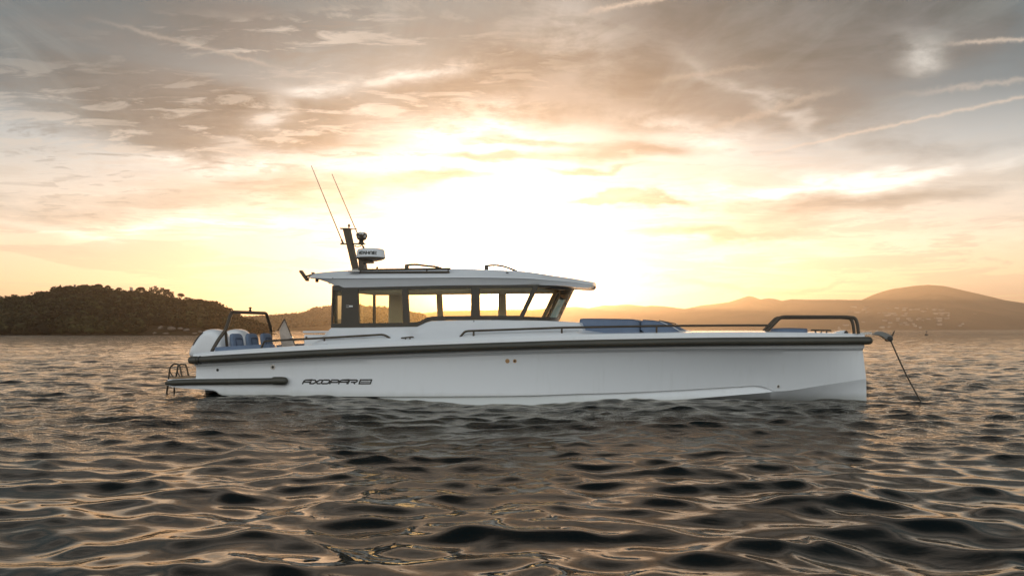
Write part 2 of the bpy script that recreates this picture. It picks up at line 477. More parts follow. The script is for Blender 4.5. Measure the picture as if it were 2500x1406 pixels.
class Ridge:
    """a hill whose skyline follows (azimuth, height) stations at its own distance"""
    def __init__(self, pts, yr, ys, lift=0, seed=0, power=.8, rough=0.0, rs=.02):
        self.p = np.array(pts, float); self.yr = yr; self.ys = ys; self.lift = lift; self.seed = seed; self.power = power; self.rough = rough; self.rs = rs
    def ridge_y(self, px): return np.interp(px, *zip(*self.yr)) if hasattr(self.yr, '__len__') else np.full_like(np.asarray(px, float), self.yr)
    def shore_y(self, px): return np.interp(px, *zip(*self.ys)) if hasattr(self.ys, '__len__') else np.full_like(np.asarray(px, float), self.ys)
    def surf(self, px, v):
        """v: 0 shore .. 1 ridge .. 2 back shore"""
        px = np.asarray(px, float); v = np.asarray(v, float)
        Yr = self.ridge_y(px); Ys = self.shore_y(px)
        H = np.maximum(EYE + (HOR - np.interp(px, self.p[:, 0], self.p[:, 1])) / F * Yr - self.lift, -1)
        t = np.where(v <= 1, v, 2 - v)
        Yv = np.where(v <= 1, Ys + (Yr - Ys) * v, Yr + (Yr - Ys) * (v - 1) * .8)
        # azimuth kept on the ridge, straight lines back so depth is real
        Xv = (px - 1250) / F * (Ys * .25 + Yr * .75) * np.where(v <= 1, 1, 1) * (Yv / (Ys * .25 + Yr * .75)) ** .85
        Xv = Xv if False else (px - 1250) / F * Yv
        Z = H * np.clip(t, 0, 1) ** self.power
        if self.rough:
            n = vnoise(Xv * self.rs, Yv * self.rs, self.seed, 6) - .5
            Z = Z + n * self.rough * np.sin(np.clip(t, 0, 1) * math.pi) ** .7 * np.clip(H / (abs(self.rough) + .01), 0, 1)
        Z = np.where(t <= 0.001, -1.2, Z)
        return Xv, Yv, Z
    def mesh(self, name, mat, x0, x1, nx_, nv):
        px = np.linspace(x0, x1, nx_); v = np.concatenate([[0], np.linspace(.004, 2, nv)])
        PX, V = np.meshgrid(px, v)
        x, y, z = self.surf(PX, V)
        co = np.stack([x, y, z], -1).reshape(-1, 3); k = nx_
        i = (np.arange(len(v) - 1)[:, None] * k + np.arange(k - 1)[None, :]).ravel()
        return big_mesh(name, co, np.stack([i, i + 1, i + k + 1, i + k], -1), mat)

# far mountains across the bay
far_pts = [(900, 775), (1000, 768), (1084, 759), (1200, 756), (1300, 757), (1378, 750), (1410, 749), (1437, 753), (1474, 745.5), (1502, 746), (1534, 743), (1575, 747.5),
           (1589, 745.5), (1620, 747), (1672, 753.5), (1709, 745.5), (1741, 742), (1778, 737.5), (1805, 729), (1828, 721.5), (1842, 725), (1856, 730.5), (1866, 729), (1877, 726.5), (1895, 730),
           (1909, 734), (1934, 730), (1985, 731.5), (2040, 731), (2104, 732), (2132, 719), (2155, 711), (2178, 705), (2224, 698), (2265, 694.5),
           (2307, 697.5), (2362, 710), (2408, 721), (2454, 733), (2500, 740), (2620, 752), (2800, 770), (3000, 790), (3100, 803)]
MTN = Ridge(far_pts, 3000, 2150, seed=3, power=.75, rough=44, rs=.007)
m_mtn = land_mat('far_mountain_hazed_scrub', (.26, .13, .06), (.36, .18, .085), (.42, .24, .13), .004)  # scrub tinted orange: haze glow worked into the slope colour
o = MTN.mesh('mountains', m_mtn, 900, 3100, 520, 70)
tag(o, 'hazy orange mountain range along the far shore', 'mountains', kind='structure')

# wooded headland in the middle distance
mid_pts = [(480, 800), (520, 784), (589, 775), (640, 773), (669, 771), (688, 766), (714, 767), (746, 760), (774, 752), (800, 748), (825, 746), (877, 744), (911, 748), (931, 746), (953, 751),
           (1000, 757), (1032, 764), (1047, 773), (1080, 790), (1110, 803)]
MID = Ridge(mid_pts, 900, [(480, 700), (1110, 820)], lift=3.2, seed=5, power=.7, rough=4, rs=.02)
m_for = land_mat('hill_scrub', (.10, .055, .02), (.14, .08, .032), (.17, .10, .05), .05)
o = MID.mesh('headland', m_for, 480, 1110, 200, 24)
tag(o, 'wooded headland in orange haze behind the stern', 'headland', kind='structure')

# near island on the left
isl_pts = [(-260, 800), (-160, 770), (-60, 742), (0, 731), (29, 729), (60, 730), (93, 721), (123, 715), (141, 705), (166, 702), (205, 700), (237, 699), (246, 703), (272, 710), (320, 712), (345, 714),
           (368, 716), (403, 724), (429, 729), (461, 734), (512, 738), (544, 749), (586, 771), (634, 787), (666, 806), (690, 812)]
ISL = Ridge(isl_pts, [(-260, 300), (300, 330), (560, 265), (690, 240)], [(-260, 205), (450, 205), (560, 212), (690, 232)], lift=.7, seed=9, power=.62, rough=2.2, rs=.05)
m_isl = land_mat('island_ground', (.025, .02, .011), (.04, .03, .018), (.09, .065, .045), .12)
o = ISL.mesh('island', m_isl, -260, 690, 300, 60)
tag(o, 'dark wooded island rising from the sea on the left', 'island', kind='structure')

# ---- leaf clumps
m_leaf, ln, lp = new_mat('pine_foliage')
lo = ln.node('ShaderNodeNewGeometry').outputs['Random Per Island']
ltc = ln.node('ShaderNodeTexCoord').outputs['Object']
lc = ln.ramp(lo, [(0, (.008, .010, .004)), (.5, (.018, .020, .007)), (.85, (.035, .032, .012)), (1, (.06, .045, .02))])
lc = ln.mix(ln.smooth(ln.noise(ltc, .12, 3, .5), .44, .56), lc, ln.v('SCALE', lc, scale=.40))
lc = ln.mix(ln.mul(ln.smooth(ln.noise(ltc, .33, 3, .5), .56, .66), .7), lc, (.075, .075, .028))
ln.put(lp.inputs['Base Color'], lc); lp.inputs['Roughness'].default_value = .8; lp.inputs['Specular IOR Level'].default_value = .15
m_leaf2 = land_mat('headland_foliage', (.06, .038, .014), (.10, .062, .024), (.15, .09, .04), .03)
m_bark = pmat('bark', (.06, .045, .03), .9, var=.3, vscale=2)

ico_b = bmesh.new(); bmesh.ops.create_icosphere(ico_b, subdivisions=1, radius=1); ICO_V = np.array([v.co[:] for v in ico_b.verts]); ICO_F = np.array([[v.index for v in f.verts] for f in ico_b.faces]); ico_b.free()
ico_b = bmesh.new(); bmesh.ops.create_icosphere(ico_b, subdivisions=2, radius=1); ICO2_V = np.array([v.co[:] for v in ico_b.verts]); ICO2_F = np.array([[v.index for v in f.verts] for f in ico_b.faces]); ico_b.free()

def leaf_cards(c, s, r):
    """many small leaf-spray triangles: c centres (n,3), s sizes (n,)"""
    n = len(c)
    a = r.normal(size=(n, 3)); a /= np.linalg.norm(a, axis=1)[:, None]
    b = np.cross(a, r.normal(size=(n, 3))); b /= np.linalg.norm(b, axis=1)[:, None]
    s = s[:, None]
    v = np.stack([c - a * s - b * s * .35, c + a * s * .9 - b * s * .45, c + a * s * .15 + b * s * .9], 1).reshape(-1, 3)
    return v, np.arange(n * 3).reshape(-1, 3)

def forest(name, ridge, px, v, size, flat, mat, seed, cards=26):
    r = np.random.default_rng(seed)
    x, y, z = ridge.surf(px, v); n = len(px)
    base = np.stack([x, y, z + size * flat * .55], -1)
    # rounded crown cores
    V = ICO_V[None] * (1 + r.uniform(-.28, .28, (n, len(ICO_V), 1)))
    V = V * np.stack([size, size, size * flat], -1)[:, None, :] * .86 + base[:, None, :]
    Fc = ICO_F[None] + (np.arange(n) * len(ICO_V))[:, None, None]
    vs = [V.reshape(-1, 3)]; fs = [Fc.reshape(-1, 3)]; off = n * len(ICO_V)
    d = r.normal(size=(n, cards, 3)); d[..., 2] = np.abs(d[..., 2]) * 1.0 - .25; d /= np.linalg.norm(d, axis=-1)[..., None]
    c = base[:, None] + d * np.stack([size, size, size * flat], -1)[:, None, :] * r.uniform(.8, 1.15, (n, cards, 1))
    s = np.repeat(size, cards) * r.uniform(.13, .30, n * cards)
    v2, f2 = leaf_cards(c.reshape(-1, 3), s, r)
    vs.append(v2); fs.append(f2 + off)
    return big_mesh(name, np.concatenate(vs), np.concatenate(fs), mat, smooth=False)

fr_ = np.random.default_rng(21)
n = 5200
pxs = fr_.uniform(-120, 672, n); vv = fr_.uniform(.04, 1.02, n) ** 1.7
H_ = np.interp(pxs, [p[0] for p in isl_pts], [p[1] for p in isl_pts])
keep = (H_ < 800)
# keep the rocky shore and a few clearings open
rocky = (pxs > 350) & (vv < .06); clear_ = vnoise(pxs * .02, vv * 6, 77, 3) > .72
keep &= ~rocky & ~clear_
pxs, vv = pxs[keep], vv[keep]
sz = (fr_.uniform(0, 1, len(pxs)) ** 2.2 * 2.0 + .65) * np.where(vv > .84, .55, 1.0) * np.interp(pxs, [0, 500, 680], [1, .9, .55])
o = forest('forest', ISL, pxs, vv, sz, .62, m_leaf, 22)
tag(o, 'dense dark pine scrub covering the left island', 'forest', kind='stuff')
n = 1500
pxm = fr_.uniform(500, 1085, n); vm = fr_.uniform(.1, 1.03, n)
o = forest('forest', MID, pxm, vm, fr_.uniform(2.0, 4.4, n) * np.interp(pxm, [900, 1085], [1, .5]), .75, m_leaf2, 23, cards=14)
tag(o, 'orange-hazed woods covering the middle headland', 'forest', kind='stuff')

# ---- single pines standing out on the island skyline
def pine(px, py_top, wpx, hpx, kind, label, v=1.0, group='pines standing out on the island skyline', lean=0, seed=1):
    r = np.random.default_rng(seed)
    x, y, z = [float(q) for q in ISL.surf(np.array([px]), np.array([v]))]
    s = y / F; Wd = wpx * s; top = EYE + (HOR - py_top) * s; z0 = z - .3; ch = hpx * s
    t = empty('umbrella_pine' if kind == 'umbrella' else 'pine_tree', (x, y, z0)); H = top - z0
    tag(t, label, 'tree', group)
    tb = MB(); tr = max(.07, Wd * .035)
    fork = Vector((lean * .5, 0, max(.2, (H - ch) * .8)))
    tb.tube([(0, 0, -.3), (lean * .2, .0, fork.z * .5), fork], [tr * 1.3, tr, tr * .8], 7)
    tips = []
    nb = 7
    for i in range(nb):
        a = 2 * math.pi * i / nb + r.uniform(-.3, .3); rr = Wd * .5 * r.uniform(.45, .85)
        tip = Vector((lean + math.cos(a) * rr, math.sin(a) * rr, H - ch * r.uniform(.35, .6)))
        mid_ = fork.lerp(tip, .5) + Vector((0, 0, -.05 * H))
        tb.tube([fork, mid_, tip], [tr * .6, tr * .4, tr * .2], 5); tips.append(tip)
    tb.build('trunk', m_bark, t)
    nc = 620; c = []
    if kind == 'umbrella':
        cl = r.normal(size=(16, 2)) * .5
        cl = cl / np.maximum(1, np.linalg.norm(cl, axis=1))[:, None] * .8
    else:
        cl = r.uniform(-.8, .8, (13, 2))
    for i in range(nc):
        k = r.integers(len(cl)); q = cl[k] + r.normal(size=2) * .17
        rad = math.hypot(*q)
        if rad > 1.05: continue
        if kind == 'umbrella':
            zt = H - ch * (1 - math.sqrt(max(0, 1 - min(1, rad) ** 2))) * .8; zz = zt - abs(r.normal()) * ch * .22
        else:
            zz = H - ch * (.5 + .5 * math.sin(k * 2.4)) * .75 - abs(r.normal()) * ch * .16
        c.append((lean + q[0] * Wd * .5, q[1] * Wd * .5, zz))
    c = np.array(c)
    v2, f2 = leaf_cards(c, r.uniform(.05, .12, len(c)) * max(Wd, 1.2) * .8, r)
    cr = big_mesh('crown', v2, f2, m_leaf, smooth=False); cr.parent = t
    return t

pines = [
 (166, 699, 28, 7, 'umbrella', 'low rounded pine at the left shoulder of the island skyline'),
 (205, 696.5, 36, 8, 'umbrella', 'wide flat pine left of the highest island pine'),
 (237, 694, 22, 8, 'umbrella', 'pine crown at the highest point of the island skyline'),
 (263, 697, 15, 8, 'umbrella', 'pine with sky showing through its ring-shaped crown, right of the summit'),
 (272, 704, 12, 5, 'umbrella', 'small dark pine between the ring-shaped pine and the white ridge house'),
 (291, 702.5, 16, 6, 'umbrella', 'small oval pine standing over the pale house on the ridge'),
 (344, 701.5, 24, 9, 'umbrella', 'broad domed umbrella pine alone right of the two chimneys'),
 (374, 698, 17, 16, 'open', 'tallest ragged pine at the left end of the open clump'),
 (390, 702.5, 20, 14, 'open', 'ragged pine in the middle of the open clump'),
 (407, 706, 22, 15, 'open', 'ragged pine with glowing gaps, at the right of the open clump'),
 (420, 712, 16, 13, 'open', 'lowest ragged pine ending the open clump'),
 (437, 716.5, 19, 8, 'umbrella', 'leaning flat pine just right of the open clump'),
 (455, 725.5, 11, 5, 'umbrella', 'tiny umbrella pine on the slope between two larger pines'),
 (484, 731, 30, 7, 'umbrella', 'long low pine row-end on the right slope of the island'),
 (527, 740.5, 14, 7, 'umbrella', 'pine with a gap of sky under it halfway down the right slope'),
 (582, 765, 12, 8, 'umbrella', 'small pine seen inside the stern hoop at the island slope'),
 (108, 713, 30, 6, 'umbrella', 'flat pine on the left slope under the shoulder'),
 (72, 722, 26, 6, 'umbrella', 'broad low pine near the left edge of the island'),
]
for i, (px, py, wp, hp, kd, lb) in enumerate(pines):
    pine(px, py, wp, hp, kd, lb, lean=(.5 if px in (437, 237) else 0), seed=40 + i)

m_wall = pmat('pale_render', (.55, .45, .36), .8, var=.1)
m_tile = pmat('roof_tile', (.25, .12, .07), .8, var=.2)
m_rock = pmat('shore_rock', (.14, .11, .085), .9, var=.35, vscale=.8, bump=.6, bscale=4)
# ridge house and the two chimneys, small wall on the slope
def at_slope(R, px, py):
    vs_ = np.linspace(.01, 1, 400); x, y, z = R.surf(np.full(400, float(px)), vs_)
    pr = HOR - (z - EYE) / y * F
    k = int(np.argmin(np.abs(pr - py))); return float(x[k]), float(y[k]), float(z[k])
def house(px, py, wpx, hpx, R, name, label, group=None, roof=True, mats=None, cat='house', depth=.7, rz=0.):
    x, y, z = at_slope(R, px, py); s = y / F; w_, h_ = wpx * s, hpx * s; d = w_ * depth
    c, s_ = math.cos(rz), math.sin(rz)
    T = lambda p: (p[0] * c - p[1] * s_, p[0] * s_ + p[1] * c, p[2])
    t = empty(name, (x, y, z)); tag(t, label, cat, group)
    b = MB(); hw = h_ * (.7 if roof else 1)
    b.box((0, 0, hw / 2 - h_ * .2), (w_, d, hw + h_ * .4)); b.v = [T(p) for p in b.v]; b.build('wall', mats[0], t, smooth=None)
    if roof:
        r_ = MB(); e = w_ * .06
        vs_ = [(-w_ / 2 - e, -d / 2 - e, hw), (w_ / 2 + e, -d / 2 - e, hw), (w_ / 2 + e, d / 2 + e, hw), (-w_ / 2 - e, d / 2 + e, hw), (-w_ / 2 + d * .3, 0, h_), (w_ / 2 - d * .3, 0, h_)]
        r_.raw([T(q) for q in vs_], [(0, 1, 5, 4), (2, 3, 4, 5), (1, 2, 5), (3, 0, 4), (3, 2, 1, 0)]); r_.build('roof', mats[1], t, smooth=None)
    return t
house(285, 712.5, 22, 5, ISL, 'ridge_house', 'long low pale house on the ridge beside the small oval pine', mats=(m_wall, m_tile))
def chimney(px, top, bot, label, wpx):
    x, y, z = [float(q) for q in ISL.surf(np.array([px]), np.array([1.0]))]; s = y / F
    b = MB(); hh = (bot - top) * s; b.box((0, 0, hh / 2), (wpx * s, wpx * s, hh + .4)); b.box((0, 0, hh + .28), (wpx * s * 1.35, wpx * s * 1.35, .16), .02)
    o = b.build('chimney_tower', m_wall, None, smooth=None); o.location = (x, y, wz(bot, y)); tag(o, label, 'chimney', 'pair of chimneys on the island ridge')
chimney(318.5, 703, 713, 'taller left chimney of the pair on the island ridge', 3.2)
chimney(322.5, 704.5, 713, 'shorter right chimney of the pair on the island ridge', 2.6)
chimney(182, 697, 702, 'single stubby post on the ridge among the left pines', 3)
house(418, 766, 12, 3, ISL, 'low_hut', 'small flat pale hut halfway down the island slope', roof=False, mats=(m_wall, m_tile), cat='hut')
# shore boulders
def boulder(px, py, wpx, hpx, label, seed):
    r = np.random.default_rng(seed); x, y, z = at_slope(ISL, px, py); y = y - 2.0; x = wx(px, y); s = y / F
    V = ICO2_V * (1 + r.uniform(-.12, .12, (len(ICO2_V), 1)))
    V = V * np.array([wpx * s / 2, wpx * s * .35, hpx * s * .6]); V[:, 2] = np.maximum(V[:, 2], -hpx * s * .5) 
    V[:, 0] += V[:, 2] * r.uniform(-.6, .6)
    o = big_mesh('boulder', V, ICO2_F, m_rock, smooth=False); o.location = (x, y, wz(py, y)); tag(o, label, 'rock', 'boulders along the island shore')
for i, (px, py, a, b, lb) in enumerate([(392, 800, 12, 9, 'slanting pale boulder under the trees, leftmost of the shore boulders'), (419, 802, 20, 9, 'widest pale boulder on the island shore'),
        (378, 813, 10, 5, 'low flat rock at the waterline left of the wide boulder'), (441, 802, 14, 6, 'mid-size boulder right of the wide pale boulder'), (489, 810, 10, 6, 'lone rounded rock near the outboard engines'),
        (476, 814, 14, 4, 'flat slab at the waterline beside the lone rounded rock'), (455, 806, 16, 7, 'brownish boulder between the wide boulder and the flat slab'), (405, 814, 16, 4, 'dark wet slab below the wide pale boulder'), (618, 804, 26, 5, 'long pale ledge seen through the stern hoop')]):
    boulder(px, py, a, b, lb, 60 + i)

# houses scattered over the far mountain
hl = [(2083, 748, 15), (2117, 750, 14), (2109, 755, 8), (2119, 761, 11), (2093, 761, 12), (2075, 760, 9), (2146, 764, 6), (2168, 752, 8), (2189, 751, 9), (2210, 751, 11), (2207, 756, 8), (2162, 763, 13),
      (2178, 764, 16), (2186, 768, 8), (2166, 769, 14), (2212, 764, 8), (2228, 755, 14), (2239, 754, 12), (2255, 759, 12), (2263, 753, 5), (2281, 755, 10), (2298, 756, 13), (2299, 763, 13), (2312, 763, 11), (2284, 764, 10),
      (2298, 767, 8), (2315, 769, 6), (2207, 769, 12), (2192, 777, 8), (2191, 782, 7), (2218, 777, 10), (2222, 781, 10), (2239, 779, 5), (2245, 776, 9), (2266, 778, 9), (2252, 781, 6), (2290, 776, 16), (2309, 776, 15), (2292, 782, 11),
      (2160, 781, 12), (2173, 787, 9), (2210, 787, 8), (2230, 790, 6), (2215, 791, 9), (2235, 794, 7), (2199, 790, 9), (2153, 797, 12), (2169, 797, 9), (2293, 790, 11), (2343, 794, 8), (2350, 790, 6), (2380, 766, 6), (2246, 800, 7), (2107, 785, 8), (2065, 793, 13)]
hr = np.random.default_rng(91)
m_hw = [pmat('far_house_wall', (.60, .44, .33), .8), pmat('far_house_wall_b', (.48, .33, .24), .8)]
for i, (px, py, wp) in enumerate(hl):
    house(px, py + 2, wp, 4.2, MTN, 'hillside_house', 'tiny pale house among the scattered houses on the far mountain', group='houses scattered over the far mountain', mats=(m_hw[i % 2], m_tile), rz=hr.uniform(-.5, .5), depth=.6)

# tiny sailing boat and a buoy far out
def far_sail():
    Y = 1500.0; s = Y / F; t = empty('sailing_boat', (wx(2048.5, Y), Y, 0)); tag(t, 'tiny white sailing boat on the horizon behind the bow rail', 'sailing boat')
    b = MB(); L = 4.0
    rows = []
    for u in np.linspace(-1, 1, 9):
        hw = .9 * (1 - abs(u) ** 2.5) + .05
        rows.append([(u * L, -hw, .9), (u * L, -hw * .6, .1), (u * L, 0, -.3), (u * L, hw * .6, .1), (u * L, hw, .9)])
    b.grid(rows, close_v=True, cap=True); b.build('hull', m_hw[0], t)
    mm = MB(); mm.tube([(0, 0, .8), (0, 0, 8)], .07, 6); mm.build('mast', m_wall, t)
    for nm, q in (('mainsail', [(-.1, 0, 1.6), (-.1, 0, 7.8), (-2.8, .25, 1.6)]), ('jib', [(.15, 0, 7.0), (3.2, 0, 1.0), (.3, .3, 1.4)])):
        a, b_, c = [Vector(v) for v in q]; g = []
        for i in range(7):
            r0 = []
            for j in range(5):
                tt = i / 6; ss = j / 4; p = a.lerp(b_, tt); q_ = c.lerp(b_, tt); pt = p.lerp(q_, ss); pt.y += math.sin(ss * math.pi) * .35 * (1 - tt); r0.append(pt)
            g.append(r0)
        sm = MB(); sm.grid(g); so = sm.build(nm, m_hw[0], t, smooth=60); md = so.modifiers.new('s', 'SOLIDIFY'); md.thickness = .03
far_sail()
Y = 190.0
t = empty('channel_buoy', (wx(2261.5, Y), Y, 0)); tag(t, 'small dark marker buoy floating right of the anchor roller', 'buoy')
m_dk = pmat('dark_buoy', (.05, .045, .04), .6)
b = MB(); b.lathe([(.02, -.3), (.3, -.2), (.36, .05), (.25, .25), (.08, .35)], n=16); b.build('float', m_dk, t)
b = MB(); b.tube([(0, 0, .3), (0, 0, .75)], .03, 6); b.lathe([(.02, .7), (.12, .75), (.12, .95), (.02, 1.0)], n=10); b.build('topmark', m_dk, t)
# ================================================================== boat
A = math.radians(13.0); CY = 17.6
ca, sa = math.cos(A), math.sin(A)
def P(px, py, w_):
    """boat-local (u, z) of the point that sits on the lengthwise plane y = w_"""
    dx = (px - 1250) / F; t = (w_ + CY * ca) / (dx * sa + ca)
    X_, Y_ = dx * t, t
    return X_ * ca - (Y_ - CY) * sa, EYE + (HOR - py) / F * t
def P3(px, py, w_): u, z = P(px, py, w_); return (u, w_, z)

boat = empty('motor_boat', (0, CY, 0), -A)
tag(boat, 'white cabin motor boat with dark rubber rail anchored side on', 'motor boat')

m_gel = pmat('white_gelcoat', (.80, .81, .82), .22, coat=.5, var=.015, vscale=.8)
m_bottom = pmat('dark_hull_bottom', (.035, .022, .018), .6, var=.3, vscale=3)
def hull_paint():
    m, n, p = new_mat('hull_gelcoat')
    tc = n.node('ShaderNodeTexCoord').outputs['Object']
    st_ = n.noise(n.v('MULTIPLY', tc, (5, 5, .7)), 1.6, 6, .65)      # faint run-off streaks
    bl = n.noise(tc, 1.1, 4, .6)
    z = n.sep(tc)[2]
    wet = n.mul(n.smooth(n.add(z, n.mul(n.noise(n.v('MULTIPLY', tc, (1, 1, .2)), 3.0, 4, .6), .10)), .22, .07), .45)   # stained band just above the water
    c = n.mix(n.mul(n.smooth(st_, .52, .75), .16), (.82, .83, .835), (.60, .60, .57))
    c = n.mix(n.mul(n.smooth(bl, .4, .7), .06), c, (.70, .72, .74))
    c = n.mix(wet, c, (.45, .45, .38))
    n.put(p.inputs['Base Color'], c)
    n.put(p.inputs['Roughness'], n.m('MULTIPLY_ADD', n.noise(n.v('MULTIPLY', tc, (3, 3, 1)), 2.0, 5, .6), .22, .10))
    p.inputs['Coat Weight'].default_value = .6; p.inputs['Coat Roughness'].default_value = .06
    b = n.node('ShaderNodeBump'); b.inputs['Strength'].default_value = .25; b.inputs['Distance'].default_value = .01
    n.put(b.inputs['Height'], n.noise(tc, 1.3, 3, .5)); n.l.new(b.outputs[0], p.inputs['Normal']); n.l.new(b.outputs[0], p.inputs['Coat Normal'])
    return m
m_hull = hull_paint()
m_rub = pmat('rail_rubber', (.058, .054, .040), .45, var=.10, vscale=2.5, bump=.25, bscale=50)
m_brz = pmat('bronze_coated_tube', (.075, .058, .040), .35, metal=.4, var=.08)
m_frm = pmat('black_window_frame', (.045, .040, .030), .30, var=.08)
m_cush = pmat('blue_grey_cushion', (.14, .19, .275), .75, var=.07, vscale=4, bump=.5, bscale=220)
m_seam = pmat('cushion_seam', (.05, .075, .13), .7)
m_int = pmat('beige_lining', (.72, .64, .52), .6, var=.04)
m_dark = pmat('dark_plastic', (.02, .02, .018), .45)
m_steel = pmat('brushed_steel', (.55, .53, .50), .28, metal=1.0, var=.05)
m_brass = pmat('brass_fitting', (.45, .28, .14), .35, metal=.8)
m_grey = pmat('galvanised_grey', (.22, .215, .20), .5, metal=.3)
m_teak = pmat('deck_teak', (.30, .19, .10), .7, var=.2, vscale=6)
m_canvas = pmat('tan_canvas', (.62, .52, .43), .7, var=.08, vscale=5, bump=.5, bscale=40)
m_letter = pmat('lettering_black', (.02, .02, .016), .35)
m_wht = pmat('white_marking', (.75, .75, .73), .5)
m_cowl = pmat('engine_cowl_white', (.82, .83, .84), .16, coat=.8, var=.01)
m_radar = pmat('radar_plastic', (.72, .73, .74), .35, var=.02)

def glass(name, tint, gl=.9, ior=1.45):
    m = bpy.data.materials.new(name); m.use_nodes = True; g = NT(m.node_tree); g.n.clear()
    t = g.node('ShaderNodeBsdfTransparent'); t.inputs[0].default_value = (*tint, 1)
    r = g.node('ShaderNodeBsdfGlossy'); r.inputs['Roughness'].default_value = .01; r.inputs['Color'].default_value = (gl, gl, gl, 1)
    f = g.node('ShaderNodeFresnel'); f.inputs['IOR'].default_value = ior
    x = g.node('ShaderNodeMixShader'); g.l.new(f.outputs[0], x.inputs[0]); g.l.new(t.outputs[0], x.inputs[1]); g.l.new(r.outputs[0], x.inputs[2])
    g.l.new(x.outputs[0], g.node('ShaderNodeOutputMaterial').inputs['Surface']); return m
m_glass = glass('cabin_glass', (.97, .94, .78))
m_clear = glass('clear_glass', (.95, .93, .84), ior=1.22)

# ---- reference curves (near side)
U0 = P(470, 900, -1.60)[0]          # transom
U1 = P(2112, 832, -.10)[0]          # stem at the rail
LEN = U1 - U0
def tab(s, xs_, ys_): return float(np.interp(s, xs_, ys_))
def pchip(xs_, ys_):
    xs_ = np.array(xs_, float); ys_ = np.array(ys_, float); h_ = np.diff(xs_); d = np.diff(ys_) / h_
    mth = np.zeros_like(xs_); mth[1:-1] = np.where(d[:-1] * d[1:] > 0, 2 * d[:-1] * d[1:] / (d[:-1] + d[1:] + 1e-12), 0); mth[0] = d[0]; mth[-1] = d[-1]
    def f(x):
        x = min(max(x, xs_[0]), xs_[-1]); i = min(int(np.searchsorted(xs_, x, 'right')) - 1, len(h_) - 1)
        t = (x - xs_[i]) / h_[i]; t2, t3 = t * t, t * t * t
        return float((2 * t3 - 3 * t2 + 1) * ys_[i] + (t3 - 2 * t2 + t) * h_[i] * mth[i] + (-2 * t3 + 3 * t2) * ys_[i + 1] + (t3 - t2) * h_[i] * mth[i + 1])
    return f
SB = [0, .12, .3, .5, .65, .75, .83, .90, .95, .98, 1.0]
fB = pchip(SB, [1.60, 1.67, 1.72, 1.71, 1.62, 1.46, 1.22, .88, .56, .33, .16])
fA = pchip(SB, [1.50, 1.57, 1.62, 1.58, 1.40, 1.16, .87, .54, .29, .14, .03])
def S(u): return min(max((u - U0) / LEN, 0), 1)
def bB(u): return fB(S(u))
def bA(u): return fA(S(u))
def curve(pts, wf):
    us, zs = [], []
    for px, py in pts:
        w_ = -1.2
        for _ in range(12): w_ = -wf(P(px, py, w_)[0])
        u, z = P(px, py, w_); us.append(u); zs.append(z)
    f = pchip(us, zs); f.us = us; return f
wDk = lambda u: max(bB(u) - .06, .06)
zD = curve([(474, 862), (529, 857.5), (659, 849), (780, 841.5), (940, 834), (1100, 827), (1250, 821), (1380, 817), (1534, 814), (1800, 811), (2000, 812.5), (2107, 815)], wDk)
zRt = curve([(472, 871), (780, 853.5), (1100, 840), (1250, 835), (1380, 831), (1500, 828.5), (1800, 824), (2108, 821.6)], bB)
zRb = curve([(472, 887.5), (780, 871.5), (1100, 859), (1250, 854), (1380, 850), (1500, 847.5), (1800, 843), (2108, 841.5)], bB)
zSt = curve([(472, 893), (780, 877), (1100, 865), (1380, 856), (1800, 850.6), (2108, 849.6)], lambda u: max(bB(u) - .07, .05))
zA = curve([(470, 946), (505, 949), (523, 952), (541, 962), (600, 964.5), (690, 967), (940, 967.5), (1300, 965), (1380, 962), (1534, 957.5), (1668, 951), (1800, 943), (1845, 940.4), (1858, 941.5), (1867, 944.5), (1892, 953.8), (2011, 938.7), (2109, 924.3)], bA)
zB = curve([(470, 948), (505, 951), (523, 954), (541, 965), (690, 973), (940, 981), (1100, 987), (1240, 991), (1380, 989), (1534, 981.6), (1668, 974.5), (1800, 964), (1892, 956.0), (2011, 940.6), (2109, 926)], bA)
zK = pchip([U0, U0 + .55, U0 + .75, U0 + 2.5, U0 + LEN * .6, U0 + LEN * .85, U1], [.12, .12, -.30, -.50, -.50, -.30, -.10])
uEnd = {'D': P(2106, 815, 0)[0], 'R': P(2108, 832, 0)[0], 'St': P(2108, 845, 0)[0], 'In': P(2105.5, 853, 0)[0], 'A': P(2114, 924, 0)[0], 'K': P(2116, 976, 0)[0]}
